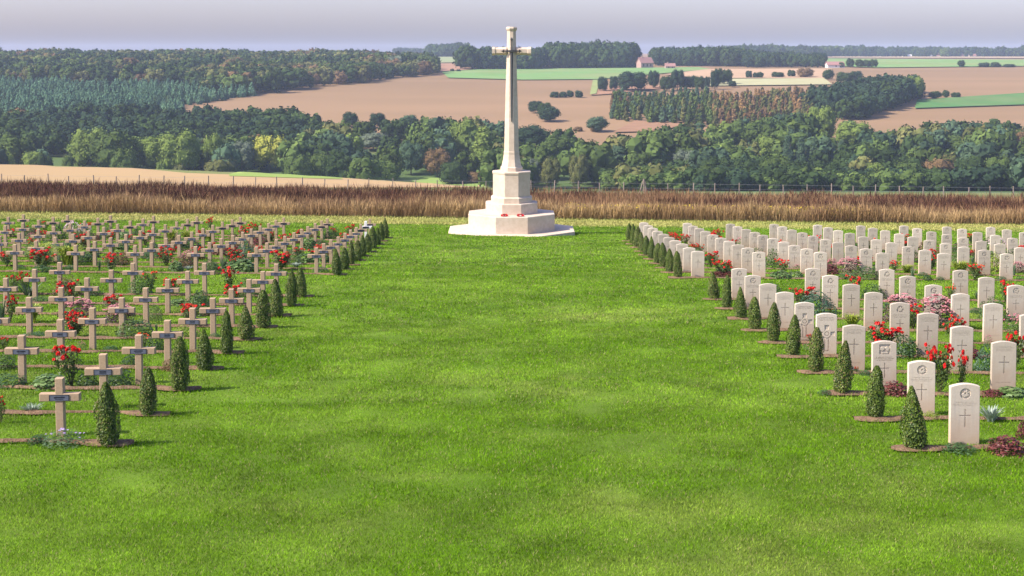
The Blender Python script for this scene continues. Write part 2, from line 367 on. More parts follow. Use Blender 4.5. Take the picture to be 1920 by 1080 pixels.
def pale_grass():
    n = 110000; y = rng.uniform(73, 82.5, n); x = rng.uniform(-1, 1, n)*(.4*y+2)
    pr = rng.random(n) < np.interp(y, [73, 75, 82], [.15, 1, 1]); x = x[pr]; y = y[pr]; n = len(x)
    h = rng.uniform(.04, .16, n)*np.interp(y, [73.5, 79.5, 82], [.7, 1, 2.2]); th = rng.uniform(0, 6.28, n); la = rng.uniform(0, 6.28, n)
    P = np.stack([x, y, terrain(x, y)-.02], 1); W = np.stack([np.cos(th)*.03, np.sin(th)*.03, 0*th], 1)
    Tp = P+np.stack([np.cos(la)*h*.8, np.sin(la)*h*.8, h], 1)
    t = vnoise(x*.3, y*2, 1.5, 41)[:, None]; g = np.clip((np.abs(y-81) < 1)[:, None]*.6+.15, 0, 1)
    c = (np.array([.46,.40,.14])*(1-t)+np.array([.29,.34,.08])*t)*(1-g)+np.array([.26,.32,.07])*g
    c = c*(.7+.6*rng.random(n))[:, None]
    tag(MB().add(np.stack([P-W, P+W, Tp], 1).reshape(-1, 3), T=np.arange(3*n).reshape(n, 3), col=np.repeat(c, 3, 0)).build('pale_grass', M['straw']),
        'pale yellow mown grass strip before the tall dry grass', 'grass', None, 'stuff')
pale_grass()

def soil_beds():
    for side, sg in (('left', -1), ('right', 1)):
        for k, yr in enumerate(ROWS):
            xe = .40*yr+1.5; tx = (TXL if sg < 0 else TXR)[k]; xs = np.arange(tx-.31, xe, .07)
            lo, hi = bed_edges(sg*xs, k); lo = lo-.012; hi = hi+.012
            V = []; Q = []
            m = 5
            for i, x in enumerate(xs):
                for j in range(m):
                    yy = lo[i]+(hi[i]-lo[i])*j/(m-1)
                    V.append((sg*x, yy, float(terrain(sg*x, yy))+.006+(.02+.03*float(vnoise(x, yy, .15, 17)))*(0 < j < m-1)))
                if i:
                    for j in range(m-1): a = (i-1)*m+j; Q.append((a, a+m, a+m+1, a+1) if sg > 0 else (a, a+1, a+m+1, a+m))
            tag(MB().add(V, Q).build('soil_bed', M['soil'], smooth=True), f'brown soil bed under the {place_words(side, k)}', None, 'soil beds', 'structure')
soil_beds()

# ------------------------------------------------------------------ headstones
def inset_poly(P, d):
    P = np.array(P); c = P.mean(0); return [tuple(c+(p-c)*(1-d/abs(np.linalg.norm(p-c)))) for p in P]
def circle(cx, cz, r, n=20, f=None): return [(cx+(r if f is None else r*f(i))*math.cos(i*2*math.pi/n), cz+(r if f is None else r*f(i))*math.sin(i*2*math.pi/n)) for i in range(n)]
def latin(cx, cz, h, w_, t, up_=.36):
    x = w_/2; s = t/2; zt = cz+h*up_; zb = cz-h*(1-up_)
    return [(cx-s,zb),(cx+s,zb),(cx+s,cz-s),(cx+x,cz-s),(cx+x,cz+s),(cx+s,cz+s),(cx+s,zt),(cx-s,zt),(cx-s,cz+s),(cx-x,cz+s),(cx-x,cz-s),(cx-s,cz-s)]
SW, SH, ST = .388, .785, .078
def outline(d=0):
    w_ = SW/2-d; z1 = SH-.036-d; pts = [(-w_, -.15), (w_, -.15), (w_, z1)]
    for i in range(1, 12):
        t = i/12; pts.append((w_-2*w_*t, z1+.036*math.sin(math.pi*t)**.9))
    pts.append((-w_, z1)); return pts
def text_rows(seed, z, rows):
    r = random.Random(seed); L = []
    for i in range(rows):
        wl = r.uniform(.11, .15) if i != 1 else .16; x = -wl; zz = z-i*.024
        while x < wl-.01:
            a = r.choice([.006, .009, .012]); L.append([(x, zz), (min(x+a, wl), zz), (min(x+a, wl), zz+.012), (x, zz+.012)]); x += a+.005+(.01 if r.random() < .2 else 0)
    return L
def headstone_mesh(kind, seed):
    r = random.Random(seed); loops = []           # (polygon, depth)
    if kind == 'broad':
        x = .155; s = .035; cz = .40
        loops += [[(-s-.008,.07),(s+.008,.07),(s+.008,.30),(.075,.335),(.075,cz-s),(x,cz-s-.01),(x,cz+s+.01),(.06,cz+s),(.05,.47),(s+.005,.475),(s+.008,.565),(-s-.008,.565),(-s-.005,.475),(-.05,.47),(-.06,cz+s),(-x,cz+s+.01),(-x,cz-s-.01),(-.075,cz-s),(-.075,.335),(-s-.008,.30)]]
        loops += [[(-.024,.085),(.024,.085),(.024,.31),(-.024,.31)]]
        loops += [circle(0, cz, .072, 18, lambda i: 1+.06*(i % 2))]
        loops += [circle(0, cz, .045, 14)]
        loops += [circle(0, cz, .027, 10, lambda i: 1+.3*(i % 2))]
        loops += text_rows(seed, .70, 3)
    else:
        if kind == 'badge':
            loops += [circle(0, .655, .073, 24), ]
            f = [r.uniform(.55, .92) if i % 2 else r.uniform(.25, .7) for i in range(18)]
            loops += [circle(0, .655, .068, 18, lambda i: f[i])]
            loops += [circle(r.uniform(-.01,.01), .66, .017, 7)]
            loops += [[(-.026,.598),(.026,.598),(.022,.588),(-.022,.588)]] if False else []
            loops += text_rows(seed, .535, 3); loops += [latin(0, .365, .245, .15, .015)]
        elif kind == 'shield':
            loops += [circle(0, .65, .07, 22, lambda i: 1.0+.09*math.cos(i*2*math.pi/22*3+1.6))]
            f = [r.uniform(.6, .9) if i % 3 else r.uniform(.2, .5) for i in range(21)]
            loops += [circle(0, .65, .066, 21, lambda i: f[i])]
            loops += text_rows(seed, .53, 3); loops += [latin(0, .36, .24, .15, .015)]
        elif kind == 'square':
            loops += [[(-.088,.575),(.088,.575),(.088,.735),(-.088,.735)]]
            for sx in (-1, 1):
                f = [r.uniform(.5, 1.0) for i in range(12)]
                loops += [circle(sx*.042, .665, .042, 12, lambda i: f[i])]
            loops += [[(-.05,.588),(.05,.588),(.06,.608),(-.06,.608)]]
            loops += text_rows(seed, .52, 3); loops += [latin(0, .35, .245, .15, .015)]
        else:
            loops += text_rows(seed, .70, 4); loops += [latin(0, .45, .28, .165, .016)]
        if r.random() < .6: loops += text_rows(seed+5, .12, 1)
    out = outline(.005)
    pts = [Vector(p) for p in out]; faces_in = [list(range(len(out)))]; edges = [(i, (i+1) % len(out)) for i in range(len(out))]
    for lp in loops:
        b = len(pts); pts += [Vector(p) for p in lp]; edges += [(b+i, b+(i+1) % len(lp)) for i in range(len(lp))]
    V2, E2, F2, *_ = delaunay_2d_cdt(pts, edges, [], 1, 1e-6)
    A = np.array([(v.x, v.y) for v in V2])
    def inside(p, poly):
        c = False; j = len(poly)-1
        for i in range(len(poly)):
            xi, yi = poly[i]; xj, yj = poly[j]
            if (yi > p[1]) != (yj > p[1]) and p[0] < (xj-xi)*(p[1]-yi)/(yj-yi)+xi: c = not c
            j = i
        return c
    V = []; T = []; Q = []; key = {}
    def vid(i, d):
        if (i, d) not in key: key[(i, d)] = len(V); V.append((A[i][0], d, A[i][1]))
        return key[(i, d)]
    emap = {}
    for f in F2:
        c = A[list(f)].mean(0)
        if not inside(c, out): continue
        dep = 0
        ins = [lp for lp in loops if inside(c, lp)]
        if len(ins) % 2: dep = .013 if max(len(l) for l in ins) > 4 or kind in ('square', 'broad') and len(ins[0]) == 4 and abs(ins[0][0][0]) > .02 else .0035
        t = [vid(i, dep) for i in f]
        if len(t) == 3: T.append(t)
        for a, b in zip(f, list(f[1:])+[f[0]]): emap.setdefault((min(a,b), max(a,b)), []).append((a, b, dep))
    for (a_, b_), L in emap.items():
        if len(L) == 2 and L[0][2] != L[1][2]:
            a, b, d0 = L[0]; d1 = L[1][2]
            Q.append([vid(b, d0), vid(a, d0), vid(a, d1), vid(b, d1)])
    mb = MB(); mb.add(V, Q, T)
    o2 = outline(0); n = len(o2)
    rings = [[(x, 0, z) for x, z in out], [(x, .005, z) for x, z in o2], [(x, ST-.005, z) for x, z in o2], [(x, ST, z) for x, z in out]]
    mb.loft(rings, cap=False)
    mb.add([(x, ST, z) for x, z in out], T=[(0, i+1, i) for i in range(1, n-1)])
    me = mb.mesh('headstone', M['stone'])
    import bmesh
    bm = bmesh.new(); bm.from_mesh(me); bmesh.ops.remove_doubles(bm, verts=bm.verts, dist=1e-5)
    bmesh.ops.recalc_face_normals(bm, faces=bm.faces); bm.to_mesh(me); bm.free()
    return me
SM = {k: [headstone_mesh(k, s) for s in ss] for k, ss in dict(badge=(1,2,3), shield=(4,5), square=(6,), plain=(7,8), broad=(9,)).items()}
SKIND = {(0,0):'badge',(1,0):'badge',(2,0):'square',(2,1):'plain',(3,0):'plain',(3,1):'plain',(4,0):'broad',(4,1):'plain',(5,0):'broad',(5,1):'shield',(5,2):'plain',
         (6,0):'plain',(6,1):'plain',(7,0):'plain',(7,1):'plain',(7,2):'badge',(8,0):'badge',(8,1):'shield',(8,2):'badge',(9,0):'shield',(9,1):'shield',(9,2):'shield',(9,3):'badge',
         (10,0):'plain',(10,1):'badge',(10,2):'badge',(11,0):'plain',(11,1):'shield',(11,2):'shield',(12,0):'plain',(12,1):'plain',(13,0):'plain'}
DESC = dict(badge='round badge', shield='shaped badge', square='square badge', plain='no badge', broad='broad carved cross')
STONES = []
def headstones():
    rr = random.Random(5)
    for k, yr in enumerate(ROWS):
        for c in range(14):
            x = stone_x(c, k)+rr.uniform(-.02, .02); y = yr+STONE_DY+rr.uniform(-.02, .02)
            if k >= 10: x -= .012*(k-10)*0
            z = float(terrain(x, y)); px, py, _ = proj(x-SW/2, y, z)
            if px > 1925: continue
            kind = SKIND.get((k, c)) or rr.choice(['badge','badge','shield','plain','plain'] if k >= 6 else ['plain','badge','shield'])
            o = obj('headstone', rr.choice(SM[kind]), (x, y, z+rr.uniform(-.012, .012)), rz=rr.uniform(-.04, .04))
            o.rotation_euler.x = rr.uniform(-.02, .022); o.rotation_euler.y = rr.uniform(-.012, .012)
            tag(o, f"white headstone, {DESC[kind]}, {ORD[c]} from the lawn, {place_words('right', k)}", 'headstone', 'white headstones in the right plots')
            STONES.append((k, c, x, y))
headstones()

# ------------------------------------------------------------------ French stone crosses
def cross_parts():
    H = .785; w_ = .053; aw = .264; az = .53; ah = .052; d = .055
    def cr(e): 
        return [(-w_+e,-.12),(w_-e,-.12),(w_-e,az-ah+e),(aw-e,az-ah+e),(aw-e,az+ah-e),(w_-e,az+ah-e),(w_-e,H-e),(-w_+e,H-e),(-w_+e,az+ah-e),(-aw+e,az+ah-e),(-aw+e,az-ah+e),(-w_+e,az-ah+e)]
    mb = MB(); a = cr(.007); b = cr(0)
    mb.loft([[(x,-d,z) for x,z in a],[(x,-d+.007,z) for x,z in b],[(x,d-.007,z) for x,z in b],[(x,d,z) for x,z in a]], cap=False)
    T = [(0,1,2),(0,2,11),(2,5,8),(2,8,11),(2,3,4),(2,4,5),(5,6,7),(5,7,8),(8,9,10),(8,10,11)]
    mb.add([(x,-d,z) for x,z in a], T=T); mb.add([(x,d,z) for x,z in a], T=[t[::-1] for t in T])
    body = mb.mesh('stone_cross', M['cross'])
    pq = MB(); pz = az-.004; pw = .132; ph = .040
    pq.box((-pw, -d-.006, pz-ph), (pw, -d+.001, pz+ph), mi=0)
    for s in (-1, 1): pq.box((s*pw-(.007 if s > 0 else 0), -d-.009, pz-ph), (s*pw+(.007 if s < 0 else 0), -d-.006, pz+ph), mi=1)
    for s in (-1, 1): pq.box((-pw+.007, -d-.009, pz+s*ph-(.004 if s > 0 else 0)), (pw-.007, -d-.006, pz+s*ph+(.004 if s < 0 else 0)), mi=1)
    lets = []
    for v in range(3):
        lt = MB(); r = random.Random(20+v); n = [.058,.045,.066][v]; x = -n
        while x < n:                                   # worn, unreadable name and a rule beneath it
            a = r.uniform(.005, .010); lt.box((x, -d-.008, pz-.002+r.uniform(-.002,.002)), (x+a, -d-.0055, pz+.017+r.uniform(-.003,.003))); x += a+.0035
        lt.box((-.05, -d-.008, pz-.019), (.05, -d-.0055, pz-.013))
        lets.append(lt.mesh('lettering', M['letter']))
    return body, pq.mesh('plaque', [M['plaque'], M['letter']]), pq.mesh('plaque', [M['plaquedark'], M['letter']]), lets
def crosses():
    body, pq, pqd, lets = cross_parts()
    pale = body.copy(); pale.materials.clear(); pale.materials.append(M['palecross'])
    rr = random.Random(9)
    for k, yr in enumerate(ROWS):
        for c in range(14):
            x = cross_x(c, k)+rr.uniform(-.02,.02); y = yr+CROSS_DY+rr.uniform(-.02,.02); z = float(terrain(x, y))
            if proj(x+.28, y, z)[0] < -4: continue
            white = (k == 18 and c == 0); dark = k == 19 or (k == 18 and c < 9 and c % 3 != 2) or (k == 17 and c in (0, 3, 5))
            o = obj('stone_cross', pale if white else body, (x, y, z+rr.uniform(-.015,.01)), rz=rr.uniform(-.03,.03))
            o.rotation_euler.y = rr.uniform(-.008,.008); o.rotation_euler.x = rr.uniform(-.012,.01)
            p = obj('plaque', pqd if dark else pq, parent=o)
            obj('lettering', rr.choice(lets), parent=p)
            d = 'pale whitish' if white else 'tan'
            tag(o, f"{d} stone cross with {'black' if dark else 'slate'} plaque, {ORD[c]} from lawn, {place_words('left', k)}", 'grave cross', 'tan stone crosses in the left plots')
crosses()

# ------------------------------------------------------------------ memorial cross
def octa(W, z, cx=0, cy=0, ch=.318):
    h = W/2; c = W*ch
    return [(cx-h+c,cy-h,z),(cx+h-c,cy-h,z),(cx+h,cy-h+c,z),(cx+h,cy+h-c,z),(cx+h-c,cy+h,z),(cx-h+c,cy+h,z),(cx-h,cy+h-c,z),(cx-h,cy-h+c,z)]
def memorial():
    x0 = .2; yf = 62.7; cy = yf+2.85; z0 = float(terrain(x0, yf))-.09
    root = bpy.data.objects.new('memorial_cross', None); sc.collection.objects.link(root); root.location = (x0, cy, z0)
    tag(root, 'tall white stone memorial cross with bronze sword on stepped octagonal base', 'memorial')
    def part(name, prof, m='memorial', parent=root, joints=0):
        mb = MB(); mb.loft([octa(W, z) for W, z in prof]); return mb.build(name, M[m], parent)
    e = .012
    part('base_slab', [(5.80,-.4),(5.80,.055),(5.77,.07)])
    # lower step in blocks with visible joints: one mesh
    part('lower_step', [(3.98,.07),(3.98,.815),(3.94,.84)])
    part('upper_step', [(2.40,.84),(2.40,1.31),(2.37,1.335)])
    part('plinth_moulding', [(1.90,1.335),(1.90,1.57),(1.74,1.63)])
    part('plinth', [(1.72,1.63),(1.72,2.68),(1.77,2.69),(1.77,2.76),(1.73,2.78)])
    part('shaft_foot', [(1.02,2.78),(1.02,2.94),(.985,2.97),(.92,3.0),(.78,3.33),(.74,3.51),(.725,3.54),(.725,3.67),(.69,3.70)])
    part('shaft', [(.68,3.70),(.565,6.2),(.455,8.0),(.45,8.13)])
    a = MB()
    zt = 8.13
    a.loft([octa(.45, zt), octa(.445, 8.55), octa(.425, 8.57), octa(.41, 9.26)])
    a.build('shaft_head', M['memorial'], root)
    # arms: chamfered bar with end blocks
    for s in (-1, 1):
        b = MB(); h = .195
        def ring(x, k, zc=8.34):
            r = h*k; c = r*.5
            return [(s*x, -r+c, zc-r),(s*x, r-c, zc-r),(s*x, r, zc-r+c),(s*x, r, zc+r-c),(s*x, r-c, zc+r),(s*x, -r+c, zc+r),(s*x, -r, zc+r-c),(s*x, -r, zc-r+c)]
        b.loft([ring(.225, .96), ring(.74, .86), ring(.76, 1.0), ring(.90, 1.04)]); o = b.build('cross_arm', M['memorial'], root)
    part('cap', [(.41,9.26),(.48,9.32),(.51,9.36),(.51,9.41),(.44,9.46)])
    # bronze sword on the front face, pointing down
    sw = MB(); 
    def yf_(z): return -(np.interp(z, [3.70,6.2,8.0,9.3],[.68,.565,.455,.41])/2)-.02
    def sect(z, w_, t=.022):
        y = yf_(z); return [(-w_, y, z), (0, y-t-.02, z), (w_, y, z), (0, y+.018, z)]
    sw.loft([sect(5.08,.012),sect(5.33,.034),sect(6.9,.050),sect(8.15,.062),sect(8.30,.062)])
    blade = sw.build('sword', M['bronze'], root)
    g = MB()
    y = yf_(8.31)
    g.loft([[(-.36, y-.03, 8.32),(-.36, y+.015, 8.32),(-.36, y+.015, 8.36),(-.36, y-.03, 8.36)],[(-.06, y-.05, 8.29),(-.06, y+.015, 8.29),(-.06, y+.015, 8.39),(-.06, y-.05, 8.39)],
            [(.06, y-.05, 8.29),(.06, y+.015, 8.29),(.06, y+.015, 8.39),(.06, y-.05, 8.39)],[(.36, y-.03, 8.32),(.36, y+.015, 8.32),(.36, y+.015, 8.36),(.36, y-.03, 8.36)]])
    for s in (-1, 1):
        for (dx, dz, r_) in ((.40, 0, .045), (.36, .045, .032), (.36, -.045, .032), (.46, 0, .02)):
            g.loft([[(s*dx+r_*k*math.cos(t), y-.035+q, 8.34+dz+r_*k*math.sin(t)) for t in np.linspace(0, 2*math.pi, 9)[:-1]] for q, k in ((0,.6),(.02,1),(.05,1))])
    g.build('sword_guard', M['bronze'], blade)
    h_ = MB(); h_.tube([(0, yf_(8.37)-.02, 8.37), (0, yf_(8.85)-.02, 8.84)], [.030,.026], 8); h_.tube([(0, yf_(8.85)-.02, 8.82),(0, yf_(8.85)-.02, 8.87),(0, yf_(8.85)-.02, 8.92),(0, yf_(8.85)-.02, 8.97)], [.02,.055,.05,.012], 8)
    h_.build('sword_grip', M['bronze'], blade)
    # wreaths
    for i, (dx, lab) in enumerate(((-.33, 'left of the two red poppy wreaths lying on the memorial step'), (.40, 'right of the two red poppy wreaths, with white card, on memorial step'))):
        wr = MB(); r = random.Random(i)
        for a_ in range(26):
            t = a_*2*math.pi/26; cx_, cy_ = .125*math.cos(t), .125*math.sin(t)
            for q in range(3):
                th = np.linspace(0, 2*math.pi, 7)[:-1]; rad = r.uniform(.028,.042); ox, oy, oz = r.uniform(-.025,.025), r.uniform(-.025,.025), r.uniform(.01,.05)
                tl = r.uniform(-.5,.5)
                V = [(cx_+ox, cy_+oy, oz-.008)]+[(cx_+ox+rad*math.cos(b), cy_+oy+rad*math.sin(b), oz+.012+tl*rad*math.cos(b)) for b in th]
                wr.add(V, T=[(0, j+1, (j+1) % 6+1) for j in range(6)], col=np.array([.60,.015,.02])*r.uniform(.6,1.2))
        o = wr.build('poppy_wreath', M['petal'], loc=(x0+dx, cy-1.2-.40, z0+.845)); o.rotation_euler.x = R(14)
        tag(o, lab, 'wreath', 'poppy wreaths on the memorial')
        cd = MB().box((-.05,-.04,0) if i == 0 else (-.07,-.12,0), (.05,.04,.012) if i == 0 else (.03,-.02,.012), col=(.8,.8,.8)).build('card' , M['palecross'] if i else M['letter'], o); cd.location = (0,0,.035)
memorial()

# ------------------------------------------------------------------ clipped cone shrubs
def topiary_mesh(seed):
    r = np.random.default_rng(seed); n = 4300; H = .78
    t = r.random(n)**.9; a = r.uniform(0, 2*math.pi, n)
    v1, v2, v3 = r.uniform(.85,1.1), r.uniform(.85,1.35), r.uniform(.9,1.8)
    prof = np.interp(t, [0,.08,.3,.6,.85,1], [.115,.155,.168*v1,.125*v2,.065*v3,.018*v3])
    bump = .78+.42*vnoise(a*2.2/1+seed*9, t*7, 1, seed)+.16*(r.random(n)-.5)
    lean = (r.random(2)-.5)*.07
    rad = prof*bump*np.where(r.random(n) < .2, r.uniform(.5,.95,n), 1)
    P = np.stack([rad*np.cos(a)+lean[0]*t, rad*np.sin(a)+lean[1]*t, t*H+.02], 1)
    N = np.stack([np.cos(a), np.sin(a), .35+0*a], 1)+r.normal(0, .55, (n, 3)); N /= np.linalg.norm(N, axis=1)[:, None]
    U = np.cross(N, r.normal(0, 1, (n, 3))); U /= np.linalg.norm(U, axis=1)[:, None]; W = np.cross(N, U)
    s = r.uniform(.008, .0145, n)[:, None]
    k = r.random(n)[:, None]; y = vnoise(a*1.2+seed, t*4, 1, seed+3)[:, None]
    c = (np.array([.035,.072,.008])*(1-k)+np.array([.135,.185,.022])*k)*(.75+.6*y)
    br = (r.random(n) < .08*(seed % 3+.5))[:, None]; c = np.where(br, np.array([.20,.17,.06]), c)
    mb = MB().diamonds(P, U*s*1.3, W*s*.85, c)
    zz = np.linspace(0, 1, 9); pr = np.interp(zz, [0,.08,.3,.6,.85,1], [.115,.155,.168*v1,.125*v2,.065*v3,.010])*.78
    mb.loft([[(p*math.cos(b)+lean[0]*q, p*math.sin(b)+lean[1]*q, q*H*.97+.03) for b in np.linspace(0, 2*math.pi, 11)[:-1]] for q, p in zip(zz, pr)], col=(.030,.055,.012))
    return mb.mesh('topiary_shrub', M['leaf'])
def topiaries():
    ms = [topiary_mesh(s) for s in range(1, 8)]
    stem = MB().tube([(0,0,-.08),(0,0,.08)], [.022,.016], 6).mesh('stem', M['bark'])
    rr = random.Random(3)
    hL = {0:1.04,1:.98,2:1.0,3:1.02,4:1.02}; 
    for side, TX, sg in (('left', TXL, -1), ('right', TXR, 1)):
        for k, yr in enumerate(ROWS):
            x = sg*TX[k]; y = yr+.02; z = float(terrain(x, y)); s = rr.uniform(.84, 1.07)
            wd = rr.uniform(.72, .95)
            if (side, k) in (('left', 0),('right', 0)): s = 1.02; wd = .9
            o = obj('topiary_shrub', ms[(k*3+(sg > 0)*2) % 7], (x, y, z), rz=rr.uniform(0, 6.28), scale=(wd, wd, s))
            o.rotation_euler.x = rr.uniform(-.045,.045); o.rotation_euler.y = rr.uniform(-.045,.045)
            obj('stem', stem, parent=o)
            tag(o, f"clipped green cone shrub at lawn end of the {place_words(side, k)}", 'shrub', 'clipped cone shrubs along the lawn')
topiaries()

# ------------------------------------------------------------------ bedding plants (unit height meshes, scaled to size)
def basis(N, r):
    N = N/np.linalg.norm(N, axis=1)[:, None]; U = np.cross(N, r.normal(0, 1, N.shape)); U /= np.linalg.norm(U, axis=1)[:, None]; return N, U, np.cross(N, U)
def dome(r, n, rx, rz, leaf, c1, c2, low=0, asp=.5, fill=.75, tilt=.6, lump=.25):
    mb = MB(); a = r.uniform(0, 2*math.pi, n); ph = np.arccos(r.uniform(0, 1, n))
    k = (1-lump/2+lump*vnoise(a*1.3+5, ph*3, .6, int(r.integers(99))))*np.where(r.random(n) < .3, r.uniform(fill*.6, 1, n), 1)
    D = np.stack([np.cos(a)*np.sin(ph), np.sin(a)*np.sin(ph), np.cos(ph)], 1)
    P = D*np.array([rx, rx, rz])*k[:, None]; P[:, 2] += low
    N, U, W = basis(D+r.normal(0, tilt, (n, 3))+[0, 0, .3], r)
    s = (leaf*r.uniform(.6, 1.25, n))[:, None]; t = r.random(n)[:, None]
    mb.diamonds(P, U*s, W*s*asp, np.array(c1)*(1-t)+np.array(c2)*t)
    return mb
def blossoms(r, P, size, c1, c2, petals=9):
    mb = MB()
    for p in P:
        n = petals; D = r.normal(0, 1, (n, 3)); D[:, 2] = np.abs(D[:, 2])*.8; D /= np.linalg.norm(D, axis=1)[:, None]
        s = size*r.uniform(.75, 1.25); N, U, W = basis(D+.2*r.normal(0, 1, (n, 3)), r)
        t = r.random(n)[:, None]
        mb.diamonds(p+D*s*.6, U*s*.75, W*s*.75, np.array(c1)*(1-t)+np.array(c2)*t)
    return mb
def rose(seed, c1, c2, nf, dense=1.0):
    r = np.random.default_rng(seed); mb = MB(); tips = []
    for i in range(7):
        a = r.uniform(0, 6.28); sp = r.uniform(.12, .42); h = r.uniform(.62, .98)
        p = np.array([[0, 0, -.05], [sp*.35*math.cos(a), sp*.35*math.sin(a), h*.4], [sp*.8*math.cos(a+.2), sp*.8*math.sin(a+.2), h*.75], [sp*math.cos(a+.3), sp*math.sin(a+.3), h]])
        mb.tube(p, [.014,.011,.008,.006], 5, col=(.10,.09,.04)); tips.append(p[-1])
        n = int(70*dense); t = r.uniform(.25, 1, n); q = np.stack([np.interp(t, [0,.33,.66,1], p[:, j]) for j in range(3)], 1)+r.normal(0, .075, (n, 3))
        N, U, W = basis(r.normal(0, 1, (n, 3))+[0,0,1.2], r); s = r.uniform(.028,.05,n)[:, None]; k = r.random(n)[:, None]
        mb.diamonds(q, U*s, W*s*.65, np.array([.05,.09,.02])*(1-k)+np.array([.12,.16,.035])*k)
    T = np.array(tips); P = T[r.integers(0, len(T), nf)]+r.normal(0, .07, (nf, 3))*[1.3,1.3,.9]
    P[:, 2] = np.clip(P[:, 2], .35, 1)
    return [('foliage', mb.mesh('foliage', M['leaf'])), ('blossoms', blossoms(r, P, .064, c1, c2, 13).mesh('blossoms', M['petal']))]
def sedum(seed, c1=(.45,.16,.17), c2=(.62,.32,.32)):
    r = np.random.default_rng(seed)
    f = dome(r, 900, .5, .78, .045, (.05,.03,.03), (.12,.09,.06), lump=.3)
    n = 50; a = r.uniform(0, 6.28, n); q = np.sqrt(r.random(n))*.5; mb = MB()
    for i in range(n):
        x, y = q[i]*math.cos(a[i]), q[i]*math.sin(a[i]); z = .98-.55*(q[i]/.5)**2*r.uniform(.6, 1)
        m = 16; rr_ = .075*np.sqrt(r.random(m)); b = r.uniform(0, 6.28, m)
        P = np.stack([x+rr_*np.cos(b), y+rr_*np.sin(b), z-rr_*.3+r.normal(0,.006,m)], 1); N, U, W = basis(np.tile([0,0,1.], (m,1))+r.normal(0,.35,(m,3)), r)
        t = r.random(m)[:, None]; mb.diamonds(P, U*.028, W*.028, np.array(c1)*(1-t)+np.array(c2)*t)
    return [('foliage', f.mesh('foliage', M['leaf'])), ('blossoms', mb.mesh('blossoms', M['petal']))]
def straps(seed, n, h, sp, wd, c1, c2, arch=.5):
    r = np.random.default_rng(seed); mb = MB()
    for i in range(n):
        a = r.uniform(0, 6.28); s = sp*r.uniform(.3, 1); hh = h*r.uniform(.6, 1); b0 = r.normal(0, .05, 2); k = r.random()
        ts = np.linspace(0, 1, 5); W = wd*np.array([.7, 1, .9, .6, .08]); 
        x = s*ts; z = hh*(ts*(1+arch)-arch*ts**2*1.0*(1+.6*arch)) ; z = z/max(z.max(), 1e-6)*hh
        cx, cy = b0[0]+x*math.cos(a), b0[1]+x*math.sin(a); pa = a+1.57+r.normal(0,.4)
        L = np.stack([cx-W*math.cos(pa), cy-W*math.sin(pa), z], 1); Rr = np.stack([cx+W*math.cos(pa), cy+W*math.sin(pa), z], 1)
        V = np.empty((10, 3)); V[0::2] = L; V[1::2] = Rr
        mb.add(V, [(2*j, 2*j+1, 2*j+3, 2*j+2) for j in range(4)], col=np.array(c1)*(1-k)+np.array(c2)*k)
    return mb
def single(mb): return [('foliage', mb.mesh('foliage', M['leaf']))]
rg = lambda s: np.random.default_rng(s)
RED1, RED2 = (.42,.005,.01), (.78,.03,.02)
